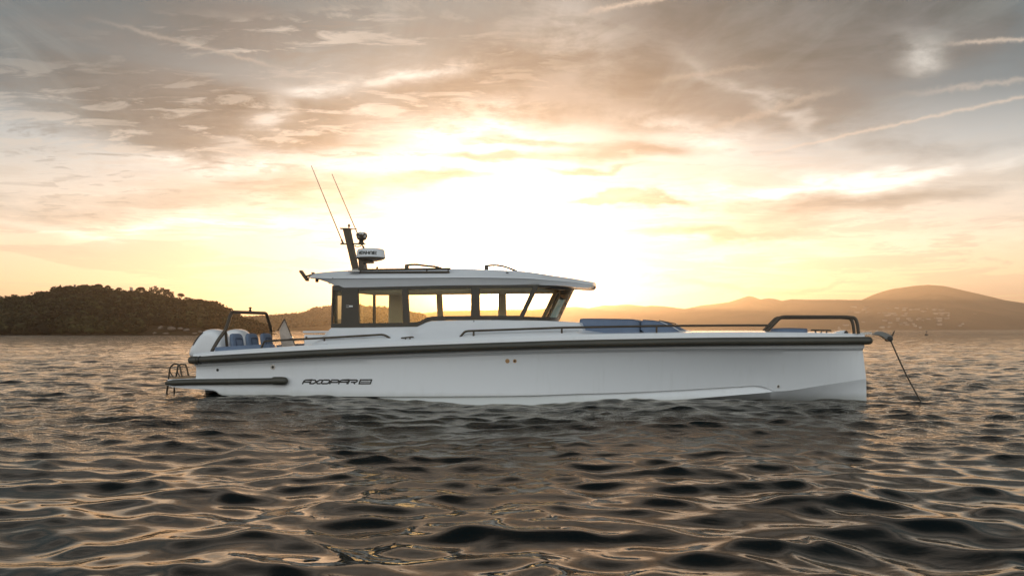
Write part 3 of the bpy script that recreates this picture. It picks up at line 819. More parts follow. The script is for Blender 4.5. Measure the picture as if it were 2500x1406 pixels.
def row_pts(u):
    """half section, gunwale to keel: (du key, w, z)"""
    b, a = bB(u), bA(u); s = S(u)
    zs = zSt(u); za, zb = zA(u), zB(u); gap = max(za - zb, .0)
    stw = max(b - .06, .07 if s > .97 else .1)
    tin = max(b - .075 - .03 * (1 - s), .045)
    inn = max(b - .13 - .02 * s, .035)
    r = [('D', wDk(u), zD(u)), ('R', max(b - .02, .08), (zRt(u) + zD(u)) / 2), ('R', b - .01, zRt(u) - .03), ('R', b - .01, zRb(u) + .03), ('St', stw, zRb(u)), ('St', stw, zs + .012), ('St', stw - .006, zs),
         ('In', tin - .02, zs - .012), ('In', inn, zs - .05)]
    for k in (.12, .3, .55, .8, .95):
        # topside, slightly hollow towards the bow
        hollow = .06 * s * s * math.sin(k * math.pi) * (1 - min(1, max(0, (s - .86) / .12)))
        r.append((('In', 'A', k), inn + (a - inn) * k - hollow, zs - .05 + (za - zs + .05) * k))
    r.append(('A', a, za + .004)); 
    st = min(.055, gap * .8) * (1 if s < .86 else .5)
    r.append(('A', a, za)); r.append(('A', max(a - st * 1.0, .02), za - .012 - min(.01, gap * .2)))
    r.append(('A', max(a - st * .1, .025), zb + .006)); r.append(('A', max(a - .004, .02), zb))
    zk = min(zK(u), zb - .02)
    r.append((('A', 'K', .35), max(a * .66, .015), zb + (zk - zb) * .42))
    r.append((('A', 'K', .75), max(a * .30, .01), zb + (zk - zb) * .80))
    r.append(('K', 0.0, zk))
    return r
sts = np.concatenate([np.linspace(0, .09, 16), np.linspace(.1, .74, 34), np.linspace(.755, 1, 44)])
def du(key, u):
    s = S(u); t = max(0, (s - .80) / .20) ** 1.5
    if isinstance(key, tuple): e = uEnd[key[0]] * (1 - key[2]) + uEnd[key[1]] * key[2]
    else: e = uEnd[key]
    return (e - U1) * t
rows = []
for s in sts:
    u = U0 + LEN * s; hp = row_pts(u)
    near = [(u + du(k, u), -w_, z) for k, w_, z in hp]; farr = [(u + du(k, u), w_, z) for k, w_, z in hp][::-1][1:]
    rows.append(near + farr)
hb = MB(); hb.grid(rows)
k = len(rows[0])
# transom face: strips between near and far halves
n2 = (k - 1) // 2
hb.raw([p for p in rows[0]], [(i, i + 1, k - 2 - i, k - 1 - i) for i in range(n2 - 1)] + [(n2 - 1, n2, n2 + 1)])
hb.raw([p for p in rows[-1]], [(i, i + 1, k - 2 - i, k - 1 - i) for i in range(n2 - 1)] + [(n2 - 1, n2, n2 + 1)])
hull = hb.build('hull', [m_hull, m_bottom], boat, smooth=28)
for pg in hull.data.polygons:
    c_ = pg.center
    if c_.z < zB(c_.x) - .004 and c_.x < U0 + LEN * .66: pg.material_index = 1  # hull bottom darker below the lower chine, except towards the bow

# ---- deck, side decks and cockpit
UC = P(806, 830, -1.2)[0]            # where the cabin starts
db = MB(); rws = []
fwd = [u for u in np.linspace(UC, U1, 60)]
for u in fwd:
    b = wDk(u); z = zD(u); r = []
    for k_ in np.linspace(-1, 1, 9): r.append((u + du('D', u), b * k_, z + .03 * (1 - k_ * k_) * min(1, b)))
    rws.append(r)
db.grid(rws); db.build('foredeck', m_gel, boat, smooth=40)
cb = MB(); rws = []
ZF = .42
for u in np.linspace(U0 + .02, UC + .15, 24):
    b = wDk(u); z = zD(u); ib = b - .27
    rws.append([(u, -b, z), (u, -b + .03, z + .006), (u, -ib - .02, z + .006), (u, -ib, z - .02), (u, -ib + .03, ZF), (u, ib - .03, ZF), (u, ib, z - .02), (u, ib + .02, z + .006), (u, b - .03, z + .006), (u, b, z)])
cb.grid(rws); cb.raw([(p[0], p[1], p[2]) for p in rws[0][3:7]], [(0, 1, 2, 3)])
cb.build('cockpit_liner', m_gel, boat, smooth=25)

# ---- rubber rub rail round the whole gunwale
rail = []
cs = [U0 - .01 + LEN * s for s in np.concatenate([np.linspace(0, .8, 60), np.linspace(.81, 1, 40)])]
for u in cs: rail.append((u + (uEnd['R'] - U1) * max(0, (S(u) - .8) / .2) ** 1.5, -(bB(u) + .012), (zRt(u) + zRb(u)) / 2))
tipz = rail[-1][2]; tu = rail[-1][0]; tw = bB(U1) + .012
arc = [(tu + math.cos(a) * tw * .55, math.sin(a) * tw, tipz) for a in np.linspace(-1.45, 1.45, 13)]
rail_all = rail + arc + [(p[0], -p[1], p[2]) for p in rail[::-1]]
rr = .073
rb = MB(); rb.tube(rail_all, [rr * (.86 + .14 * min(1, i / 3, (len(rail_all) - 1 - i) / 3)) for i in range(len(rail_all))], 16, sq=1.0)
rr_o = rb.build('rub_rail', m_rub, boat, smooth=50)
for sg in (-1, 1):
    e = rail[0]; q = MB()
    q.lathe([(.03, -.06), (.062, -.045), (.077, -.01), (.081, .10), (.081, .125), (.072, .13)], axis='x', n=18)
    q.v = [(v[0] + e[0], v[1] + e[1] * -sg, v[2] + e[2]) for v in q.v]; q.build('end_cap', m_rub, rr_o)
    g = MB(); u_ = U0 + .17; q2 = .0785
    g.lathe([(.07, 0), (q2, .004), (q2, .022), (.07, .026)], c=(u_, -sg * (bB(u_) + .012), (zRt(u_) + zRb(u_)) / 2), axis='x', n=18); g.build('clamp_band', m_dark, rr_o)
# thin groove moulding along the lower edge of the rail
gm = MB()
for sg in (-1, 1):
    gm.tube([(p[0], p[1] * -sg * 1.0 + sg * .0, p[2] - .052) for p in [(q[0], q[1] - .048, q[2]) for q in rail[1:-2]]], .008, 6)
gm.build('rail_moulding', m_dark, rr_o)

# ---- bathing platform with lower tube fender
UP = P(409, 930, -1.48)[0]
for sg in (-1, 1):
    prof = [P(413, 925.5, -1.45), P(440, 924.5, -1.45), P(474, 923.5, -1.5), P(530, 922, -1.5), P(530, 953, -1.5), P(521, 953.5, -1.5), P(493, 951, -1.5), P(450, 947.5, -1.5), P(420, 944.5, -1.5), P(413, 940, -1.45)]
    w0, w1 = (-1.50, -.62) if sg < 0 else (.62, 1.50)
    b = MB(); vs = [(u, w0, z) for u, z in prof] + [(u, w1, z) for u, z in prof]; n = len(prof)
    b.raw(vs, [tuple(range(n)), tuple(range(n, 2 * n))[::-1]] + [(i, (i + 1) % n, n + (i + 1) % n, n + i) for i in range(n)])
    pf = b.build('bathing_platform', m_gel, boat, smooth=30)
    # teak top pad
    a0 = P(414, 923.6, -1.45); a1 = P(466, 922.6, -1.45)
    b = MB(); b.box(((a0[0] + a1[0]) / 2, (w0 + w1) / 2, a0[1] + .012), (a1[0] - a0[0], (w1 - w0) - .12, .02), .006); b.build('teak_pad', m_teak, pf)
tz = P(560, 930.5, -1.58)[1]
for sg in (-1, 1):
    pts = [P3(405, 934.7, -1.50), P3(470, 932.5, -1.52), P3(560, 931.5, -1.57), P3(640, 930.4, -1.61), P3(692, 929.6, -1.63)]
    pts = [(p[0], p[1] * -sg, p[2]) for p in pts]
    if sg > 0: pts = [(p[0], -abs(p[1]) if False else abs(p[1]), p[2]) for p in pts]
    else: pts = [(p[0], -abs(p[1]), p[2]) for p in pts]
    b = MB(); n = 30; pp = [Vector(pts[0]).lerp(Vector(pts[0]), 0)]
    us_ = [p[0] for p in pts]; dense = []
    for u in np.linspace(us_[0], us_[-1], n): dense.append((u, float(np.interp(u, us_, [p[1] for p in pts])), float(np.interp(u, us_, [p[2] for p in pts]))))
    rad = [.062 * min(1, .55 + i * .25) for i in range(n)]
    b.tube(dense, rad, 16); tf = b.build('tube_fender', m_rub, boat, smooth=50)
    e = dense[-1]; q = MB()
    q.lathe([(.062, -.22), (.074, -.215), (.078, -.20), (.080, -.02), (.074, .03), (.056, .068), (.03, .085), (.004, .09)], axis='x', n=20)
    q.v = [(v[0] + e[0], v[1] + e[1], v[2] + e[2]) for v in q.v]; q.build('end_cap', m_rub, tf)

# boarding rails on the platform
def hoop(name, pts, r, mat=m_brz, parent=boat, fr=.12, extra=()):
    b = MB(); b.tube(fillet(pts, fr, 7), r, 10)
    for e in extra: b.tube(e, r * .8, 8)
    return b.build(name, mat, parent, smooth=60)
wN = -1.20
hoop('boarding_handle', [P3(411, 927, wN), P3(415, 897, wN), P3(423, 888.5, wN), P3(434, 888.5, wN), P3(440, 897, wN), P3(445, 924, wN)], .018, extra=[[P3(415, 907, wN), P3(425.5, 925, wN)]])
wF = -.75
hoop('boarding_handle', [P3(429, 924, wF), P3(434.5, 893, wF), P3(441, 889, wF), P3(453, 889.5, wF), P3(456, 897, wF), P3(461, 922, wF)], .018, extra=[[P3(433, 907, wF), P3(440, 920, wF)]])
lb_ = MB(); lb_.tube([P3(410, 940, -1.12), P3(407.5, 955, -1.12), P3(406, 975, -1.12)], .02, 8); lb_.tube([P3(426, 945, -.85), P3(425, 962, -.85), P3(424, 980, -.85)], .02, 8)
lb_.tube([P3(407, 966, -1.12), P3(425, 968, -.85)], .014, 8); lb_.build('swim_ladder', m_brz, boat, smooth=60)

# ---- outboard engines
eng_prof = [(469, 868), (470, 858), (474, 848), (483, 835), (493, 820), (502, 810), (511, 805), (522, 803), (533, 804), (541, 808), (548, 816), (553, 828), (556, 842), (557, 858), (557, 868), (545, 874), (500, 876), (476, 874)]
def engine(wc):
    base = [P(px, py, -.50) for px, py in eng_prof]
    base = smooth_poly(base, 2); cu_ = sum(p[0] for p in base) / len(base); cz = sum(p[1] for p in base) / len(base)
    rows = []; HW = .25
    for t in np.linspace(-1, 1, 17):
        tt = math.sin(t * math.pi / 2); sc = max(.02, (1 - abs(tt) ** 3.4)) ** (1 / 3.4)
        sc = .03 + .97 * sc
        rows.append([(cu_ + (u - cu_) * (.35 + .65 * sc if sc > .5 else sc * 1.35), wc + tt * HW, cz + (z - cz) * (.45 + .55 * sc if sc > .5 else sc * 1.45)) for u, z in base])
    b = MB(); b.grid(rows, close_v=True, cap=True); en = b.build('outboard_engine', m_cowl, boat, smooth=60)
    # dark air-intake slash along the back of the cowl
    q = [P(480, 838.5, -.5), P(486, 829, -.5), P(494.5, 817, -.5), P(504, 808, -.5)]
    for off in (-.235, .235):
        b = MB(); b.tube([(u + .05, wc + off, z - .03) for u, z in q], .012, 8)
        b.build('air_intake', m_dark, en)
    # midsection and gearcase below the cowl
    b = MB(); u_, z_ = P(520, 872, -.5)
    sec = lambda uc, z, l, h_: [(uc + l * math.cos(a) * (1 if math.cos(a) < 0 else .8), wc + h_ * math.sin(a), z) for a in np.linspace(0, 2 * math.pi, 20, endpoint=False)]
    b.grid([sec(u_, z_ + .04, .27, .15), sec(u_, z_ - .15, .22, .12), sec(u_ - .02, z_ - .45, .18, .09), sec(u_ - .04, z_ - .8, .15, .06), sec(u_ - .06, -.35, .12, .04)], close_v=True, cap=True)
    b.build('engine_leg', m_dark, en)
    # badge and stripe on the near face
    f = wc - HW * .93
    b = MB()
    cu2, cz2 = P(508.5, 843.5, -.7); rx, rz_ = .034, .019
    b.tube([(cu2 + rx * math.cos(a), f - .012, cz2 + rz_ * max(math.sin(a), -.55)) for a in np.linspace(0, 2 * math.pi, 20, endpoint=False)], .005, 6, cyclic=True)
    b.box((cu2, f - .012, cz2 - .008), (.05, .008, .006)); b.build('badge', m_dark, en)
    b = MB(); x0, z0 = P(493, 854, -.7); x1, _ = P(514, 853, -.7)
    b.box(((x0 + x1) / 2, f - .012, z0), (x1 - x0, .008, .022))
    x2, z2 = P(502, 858, -.7); b.raw([(x2 - .03, f - .012, z2 - .01), (x2 + .03, f - .012, z2 - .01), (x2 + .01, f - .012, z2 + .022)], [(0, 1, 2)])
    x2, z2 = P(509, 857, -.7); b.box((x2, f - .012, z2), (.02, .008, .035)); b.build('model_lettering', m_dark, en)
    return en
engine(-.48); engine(.42)

# ---- stern hoop
def arch_pts(sg):
    q = [P3(517, 858, -1.22), P3(533, 829, -1.08), P3(551, 806, -.95), P3(559, 781, -.82), P3(566, 761.5, -.72)]
    return [(p[0], p[1] * sg, p[2]) for p in q]
a1 = arch_pts(1); a2 = arch_pts(-1)[::-1]
b = MB(); b.tube(fillet(a1 + a2, .16, 8), .036, 12); arch = b.build('stern_hoop', m_brz, boat, smooth=60)
for sg in (1, -1):
    b = MB(); p0 = P3(551, 810, -.95); p1 = P3(555, 848, -.90); b.tube([(p0[0], p0[1] * sg, p0[2]), (p1[0], p1[1] * sg, p1[2] - .1)], .028, 10); b.build('brace', m_brz, arch)
mt = P3(566, 761.5, -.72)
b = MB(); cc = (mt[0], .02, mt[2] + .03)
b.lathe([(.02, -.01), (.028, .0), (.028, .035), (.018, .04), (.018, .055), (.034, .06), (.034, .085), (.012, .09)], c=cc, n=14); b.build('stern_light', m_dark, arch)

# ---- seats
def rrect(w_, h_, r, n=5, x0=0, z0=0):
    out = []
    for cx, cz, a0 in ((w_ / 2 - r, h_ - r, 0), (-w_ / 2 + r, h_ - r, 90), (-w_ / 2 + r * .5, r * .5, 180), (w_ / 2 - r * .5, r * .5, 270)):
        rr_ = r if a0 < 180 else r * .5
        for i in range(n): a = math.radians(a0 + 90 * i / (n - 1)); out.append((cx + rr_ * math.cos(a) + x0, cz + rr_ * math.sin(a) + z0))
    return out
def soft_pad(parent, name, prof, f, th, mat, puff=.03):
    """cushion: rounded outline prof (a, b), f maps (a, b, depth) to boat coords"""
    b = MB(); rows = []; ca_ = sum(p[0] for p in prof) / len(prof); cb_ = sum(p[1] for p in prof) / len(prof)
    for d, s in ((0, .0), (0, .9), (.012, .97), (.035, 1.0), (th - .035, 1.0), (th - .012, .97), (th, .9), (th + puff * .5, .5), (th + puff * .6, 0.0)):
        rows.append([f(ca_ + (p[0] - ca_) * max(s, .01), cb_ + (p[1] - cb_) * max(s, .01), d) for p in prof])
    b.grid(rows, close_v=True); return b.build(name, mat, parent, smooth=50)
seat_u, _ = P(584, 830, -.62)
sz0 = .80; zt = P(590, 814, -.62)[1]
for i, wc in enumerate((-.72, -.10, .52)):
    f = lambda a, b_, d, wc=wc: (seat_u + d - b_ * .16, wc + a, sz0 + b_)
    st_ = soft_pad(boat, 'seat_back', rrect(.43, zt - sz0, .10), f, .085, m_cush, .02)
    q = rrect(.24, .26, .035); b = MB()
    b.tube([f(p[0], p[1] + .055, .096) for p in q], .011, 6, cyclic=True); b.build('seam', m_seam, st_)
    b = MB(); g = lambda a, b_, d, wc=wc: (seat_u + .075 + d - (b_ + .06) * .16, wc + a, sz0 + .06 + b_)
    soft_pad(st_, 'inset_panel', rrect(.215, .235, .03), g, .03, m_cush, .01)
b = MB(); b.box((seat_u + .33, -.08, .60), (.56, 1.78, .32), .03); bs = b.build('bench_base', m_gel, boat)
b = MB(); b.box((seat_u + .36, -.08, .80), (.52, 1.72, .10), .035); b.build('bench_cushion', m_cush, boat)
# long side cushion on the near coaming
pr = [P(529, 847.5, -1.32), P(648, 840, -1.32), P(656, 840.5, -1.32), P(660, 843.5, -1.32), P(662, 851, -1.32), P(530, 858.5, -1.32)]
b = MB(); rows = []
for w_, s in ((-1.40, .9), (-1.385, 1), (-1.14, 1), (-1.12, .94)):
    cu_ = sum(p[0] for p in pr) / 6; cz = sum(p[1] for p in pr) / 6
    rows.append([(cu_ + (u - cu_) * (1 - (1 - s) * .1), w_, cz + (z - cz) * s) for u, z in pr])
b.grid(rows, close_v=True, cap=True); b.build('side_cushion', m_cush, boat, smooth=40)
rows2 = [[(x, -y, z) for x, y, z in r] for r in rows]
b = MB(); b.grid(rows2, close_v=True, cap=True); b.build('side_cushion', m_cush, boat, smooth=40)

# ---- canvas wind screen panel and galley locker
ws = .78
q = [P3(694, 779.5, ws), P3(679, 806, ws), P3(683, 850, ws), P3(721, 850, ws), P3(713, 826, ws)]
b = MB(); th = .012
off = [0, .05, .10, .02, .03]
vs = [(p[0], p[1] + o_, p[2]) for p, o_ in zip(q, off)]
b.raw(vs + [(x, y + th, z) for x, y, z in vs], [(0, 1, 2, 3, 4), (9, 8, 7, 6, 5)] + [(i, (i + 1) % 5, 5 + (i + 1) % 5, 5 + i) for i in range(5)])
cv = b.build('canvas_panel', m_canvas, boat, smooth=None)
b = MB(); b.tube([P3(678, 807, ws - .02), P3(694.5, 778.5, ws - .02)], .010, 7); b.tube([P3(694.5, 778.5, ws - .02), P3(713, 824, ws - .02), P3(721, 843, ws - .02), P3(741, 843, ws - .02)], .010, 7); b.build('panel_frame', m_brz, cv, smooth=60)
b = MB(); b.lathe([(.01, -.03), (.03, -.02), (.035, .0), (.03, .03), (.01, .04)], c=P3(711.5, 825, ws - .04), n=12); b.build('latch', m_steel, cv)
l0 = P(742, 812, -.15); l1 = P(806, 812, -.15)
b = MB(); b.box(((l0[0] + l1[0]) / 2 + .05, .35, (ZF + l0[1]) / 2 - .02), (l1[0] - l0[0] + .1, 1.0, l0[1] - ZF - .04), .02); lk = b.build('galley_locker', m_gel, boat)
b = MB(); b.box(((l0[0] + l1[0]) / 2 + .05, .35, l0[1] + .015), (l1[0] - l0[0] + .14, 1.04, .045), .014); b.build('lid', m_gel, lk)
b = MB(); lt = P3(748, 823, -.16); b.box(lt, (.035, .02, .03), .006); b.build('handle', m_brz, lk)

# ---- cabin trunk (white base of the deckhouse)
wT = 1.10
top_pts = [P(787, 821, -wT), P(808, 800, -wT), P(900, 799, -wT), P(1018, 797, -wT), P(1039, 787.5, -wT), P(1054, 783.3, -wT), P(1158, 781.3, -wT), P(1231, 781, -wT), P(1323, 782.5, -wT), P(1363, 784.5, -wT), P(1415, 787.5, -wT), P(1424, 806, -wT), P(1470, 812.5, -wT), P(1700, 812, -wT)]
tu_ = [p[0] for p in top_pts]; tz_ = [p[1] for p in top_pts]
b = MB(); rows = []
for u in sorted(set(list(np.linspace(tu_[0], tu_[-1], 70)) + tu_)):
    z = float(np.interp(u, tu_, tz_)); zb_ = zD(u) - .01; bo = wDk(u) - .035; bi = min(wT + .01, bo - .12)
    z = max(z, zb_ + .015)
    h_ = z - zb_
    r = []
    for sg in (-1, 1):
        s_ = [(u, sg * bo, zb_), (u, sg * (bo - .04), zb_ + min(.035, h_ * .3)), (u, sg * (bi + (bo - bi) * .25), zb_ + h_ * .55), (u, sg * (bi + .012), zb_ + h_ * .93), (u, sg * (bi - .02), z), (u, sg * bi * .5, z + .004)]
        r += s_ if sg < 0 else s_[::-1]
    rows.append(r)
b.grid(rows)
n = len(rows[0]); b.raw(rows[0], [(i, i + 1, n - 2 - i, n - 1 - i) for i in range(n // 2 - 1)]); b.raw(rows[-1], [(i, i + 1, n - 2 - i, n - 1 - i) for i in range(n // 2 - 1)])
trunk = b.build('cabin_trunk', m_gel, boat, smooth=35)
dsm = MB(); dsm.tube([P3(1157, 782, -wT - .022), P3(1156.5, 792, -wT - .035), P3(1156, 805, -wT - .10)], .007, 6); dsm.build('door_seam', m_dark, trunk)
dsm = MB(); pz = P(1072, 827, -1.56); dsm.box((pz[0], -1.56, pz[1] + .0), (.11, .05, .012), .004); dsm.build('step_pad', m_steel, trunk)

# ---- cabin window walls
WN = 1.085
def side_wall(sg):
    outer = [(808.6, 799.8), (811.5, 697), (1396, 695), (1361, 780.5), (1323, 782.2), (1231, 780.5), (1158, 780.5), (1054, 783), (1039, 787), (1020, 797)]
    holes = [[(815, 709), (835, 710.5), (833.4, 789.5), (812.8, 789.5)],
             [(874.4, 707.7), (981.6, 704.7), (985.3, 787.8), (877.5, 788.7)],
             [(995.6, 705.5), (1150.5, 703), (1150, 771), (1056, 772), (1044, 774.5), (1030, 782), (1020, 786), (1011, 786.7), (1000, 786.7)],
             [(1170.5, 703), (1301, 701.5), (1269, 770.5), (1171, 770.5)]]
    if sg > 0: holes[0][1] = (853, 710.5); holes[0][2] = (852, 789.5); holes[1][0] = (888, 707.7); holes[1][3] = (890, 788.7)
    # the side frame stops at the slanted corner post
    outer = [(808.6, 799.8), (811.5, 697), (1316, 695), (1313.5, 701), (1279, 771), (1275, 781), (1231, 780.5), (1158, 780.5), (1054, 783), (1039, 787), (1020, 797)]
    loops = [[P(px, py, -WN) for px, py in lp] for lp in [outer] + holes]
    vs, fs = plate_geo(loops, .05)
    b = MB(); b.raw([(v[0], sg * (WN - .035 + v[2]), v[1]) for v in vs], fs); fr = b.build('side_window_frame', m_frm, boat, smooth=None)
    if sg > 0:
        inner = [loops[0]] + loops[1:]
        v2, f2 = plate_geo(inner, .006); b = MB(); b.raw([(v[0] * .999, WN - .042 + v[2], v[1]) for v in v2], f2); b.build('inner_lining', m_int, fr, smooth=None)
    for h_ in holes:
        g = [P(px, py, -WN) for px, py in h_]; cu_ = sum(p[0] for p in g) / len(g); cz = sum(p[1] for p in g) / len(g)
        g = [(cu_ + (u - cu_) * 1.01, cz + (z - cz) * 1.01) for u, z in g]
        b = MB(); b.raw([(u, sg * WN * .998, z) for u, z in g], [tuple(range(len(g)))]); b.build('window_pane', m_glass, fr, smooth=None)
    return fr
fN = side_wall(-1); fFar = side_wall(1)
# small white notice on the wide aft post of the near side
b = MB(); y_ = -(WN + .019)
for x0, x1, y0, y1 in ((845, 852, 744.5, 746.5), (845, 852, 749, 751)):
    a_, c_ = P(x0, y1, y_), P(x1, y0, y_); b.box(((a_[0] + c_[0]) / 2, y_, (a_[1] + c_[1]) / 2), (c_[0] - a_[0], .006, .006))
for x0 in (852.5, 855.5, 858.5):
    a_, c_ = P(x0, 749.5, y_), P(x0 + 2.4, 745.5, y_); b.box(((a_[0] + c_[0]) / 2, y_, (a_[1] + c_[1]) / 2), (c_[0] - a_[0], .006, c_[1] - a_[1]))
b.build('window_marking', m_wht, fN, smooth=None)
# aft bulkhead with glass door
uA = P(810, 750, -WN)[0] + .03
zb0 = P(809, 800, -WN)[1]; ztp = P(811, 697, -WN)[1]
loops = [[(-WN + .04, zb0 - .35), (WN - .04, zb0 - .35), (WN - .04, ztp), (-WN + .04, ztp)], [(-WN + .12, zb0 + .07), (-.10, zb0 + .07), (-.10, ztp - .11), (-WN + .12, ztp - .11)], [(-.03, zb0 + .07), (WN - .12, zb0 + .07), (WN - .12, ztp - .11), (-.03, ztp - .11)]]
vs, fs = plate_geo(loops, .04); b = MB(); b.raw([(uA + v[2], v[0], v[1]) for v in vs], fs); bk = b.build('aft_door_frame', m_frm, boat, smooth=None)
for lp in loops[1:]:
    b = MB(); b.raw([(uA + .02, p[0], p[1]) for p in lp], [(0, 1, 2, 3)]); b.build('door_pane', m_glass, bk, smooth=None)
# curved windscreen, raked forward
def wsc(t, v):
    """t -1..1 across, v 0 bottom .. 1 top"""
    ub, zb_ = P(1275, 781, -WN); ut, z_t = P(1316, 696, -WN)
    bul = 1 - abs(t) ** 2.6
    fwd_ = .47 * bul
    return (ub + (ut - ub) * v + fwd_, t * WN, zb_ + (z_t - zb_) * v - .012 * bul)
b = MB(); b.grid([[wsc(t, v) for v in np.linspace(.09, .93, 6)] for t in np.linspace(-1, 1, 41)]); 
wf = MB()
for v0, v1 in ((0, .10), (.92, 1.0)):
    rows = []
    for t in np.linspace(-1, 1, 41):
        p0, p1 = wsc(t, v0), wsc(t, v1); rows.append([p0, p1, (p1[0] - .035, p1[1] * .97, p1[2]), (p0[0] - .035, p0[1] * .97, p0[2])])
    wf.grid(rows, close_v=True, cap=True)
wfo = wf.build('windscreen_frame', m_frm, boat, smooth=40)
wg = b.build('windscreen_pane', m_clear, wfo, smooth=60)
# interior: ceiling lining, far-side locker and helm seat back low behind the sills
def dash():
    b = MB(); u0_, z0_ = P(1235, 779, -.6)
    pr_ = [(u0_ - .25, z0_ - .28), (u0_ - .22, z0_ - .03), (u0_ - .05, z0_ + .05), (u0_ + .35, z0_ + .02), (u0_ + .38, z0_ - .28)]
    b.raw([(u, -.95, z) for u, z in pr_] + [(u, .95, z) for u, z in pr_], [tuple(range(5)), tuple(range(5, 10))[::-1]] + [(i, (i + 1) % 5, 5 + (i + 1) % 5, 5 + i) for i in range(5)])
    d = b.build('dashboard', m_frm, boat, smooth=None)
dash()

# ---- roof
uR0 = P(754, 672, -1.0)[0]; uR1 = P(1452, 690.5, 0)[0]
def planR(u):
    s = (u - uR0) / (uR1 - uR0)
    s = min(max(s, 0.0), 1.0); w_ = 1.0 + .22 * min(1, s / .14) ** .8
    if s > .74: w_ *= max(0.0, 1 - ((s - .74) / .262) ** 2.4) ** (1 / 2.4)
    return max(w_, .03)
def cR(pts, k):
    us, zs = [], []
    for px, py in pts:
        w_ = -1.0
        for _ in range(12): w_ = -planR(P(px, py, w_)[0]) * k
        u, z = P(px, py, w_); us.append(u); zs.append(z)
    o_ = np.argsort(us); us = [us[i] for i in o_]; zs = [zs[i] for i in o_]
    uu, zz = [us[0]], [zs[0]]
    for a_, c_ in zip(us[1:], zs[1:]):
        if a_ - uu[-1] > .01: uu.append(a_); zz.append(c_)
    return pchip(uu, zz)
zT = cR([(754, 669.5), (770, 667), (850, 660.6), (980, 657), (1099, 656), (1198, 658.6), (1280, 662.7), (1345, 672), (1400, 680.5), (1430, 686), (1448, 690)], .80)
zC = cR([(754, 677.5), (773, 678.6), (813, 679.3), (1032, 678), (1100, 677.4), (1264, 679), (1345, 684), (1400, 689.5), (1436, 694), (1450, 695.5)], 1.0)
zBt = cR([(754, 679.5), (773, 681.5), (790, 686.5), (804, 691.4), (818, 699), (828, 702.5), (840, 702.3), (982, 699.3), (1100, 696.8), (1296, 695.6), (1375, 697.5), (1400, 700.5), (1430, 703), (1446, 700)], .93)
b = MB(); rows = []
ss = np.concatenate([np.linspace(0, .2, 22), np.linspace(.21, .74, 26), .74 + .26 * np.sin(np.linspace(.02, 1, 30) * math.pi / 2)])
for s in ss:
    u = uR0 + (uR1 - uR0) * s; w_ = planR(u)
    t_, c_, bt = zT(u), zC(u), zBt(u); c_ = min(c_, t_ - .004); bt = min(bt, c_ - .008)
    r = []
    for sg in (-1, 1):
        q = [(u, sg * w_ * .40, t_ + .015), (u, sg * w_ * .80, t_), (u, sg * w_ * .99, c_ + .12 * (t_ - c_)), (u, sg * w_, c_), (u, sg * w_ * .965, c_ - .010 * min(1, (c_ - bt) * 8)), (u, sg * w_ * .90, bt), (u, sg * w_ * .85, bt + .004)]
        r += q[::-1] if sg < 0 else q
    # underside ceiling
    r2 = [(u, w_ * .5, bt + .03), (u, -w_ * .5, bt + .03)]
    rows.append(r + r2)
b.grid(rows, close_v=True, cap=True)
roof = b.build('roof', m_gel, boat, smooth=22)
# ceiling lining inside the cabin
ub0, ub1 = P(822, 700, -WN)[0], P(1305, 700, -WN)[0]
b = MB(); b.box(((ub0 + ub1) / 2, 0, zBt(0) - .055), (ub1 - ub0, 2.0, .06), .015); b.build('ceiling_lining', m_int, roof)
# notch light, aft fittings
b = MB(); q = P3(1239, 666, -1.12); b.box((q[0], q[1] - .02, q[2]), (.05, .03, .02), .005); b.build('side_light', m_brz, roof)
b = MB(); q = P3(813.6, 679.4, -1.2); b.box((q[0], q[1] - .02, q[2]), (.018, .02, .018), .004); b.build('drain_hole', m_dark, roof)
b = MB()
p0, p1 = P3(734, 661, -.75), P3(751.5, 685.5, -.75)
dv = Vector(p1) - Vector(p0); L_ = dv.length; ang = math.atan2(dv.z, dv.x)
from mathutils import Matrix
R_ = Matrix.Rotation(-ang, 3, 'Y')
mid_ = (Vector(p0) + Vector(p1)) / 2; b.box(mid_, (L_, .12, .045), .012, rot=R_); fl = b.build('aft_floodlight', m_brz, roof)
b = MB(); b.tube([P3(745, 675.5, -.75), P3(756, 672.5, -.75), P3(769, 668.5, -.75)], .02, 8); b.tube([P3(749, 682, -.75), P3(757, 676, -.75)], .016, 8); b.build('bracket', m_brz, fl)
b = MB(); q = P3(774, 685, -.8); b.lathe([(.01, -.035), (.035, -.03), (.035, .02), (.02, .05)], c=q, n=12); b.build('deck_lamp', m_brz, roof)
b = MB(); q = P3(764, 666.5, -.8); b.box(q, (.06, .05, .025), .008); b.build('camera_housing', m_brz, roof)
b = MB(); q = P3(806, 691, -.98); b.box(q, (.06, .04, .025), .006); b.build('awning_catch', m_brz, roof)
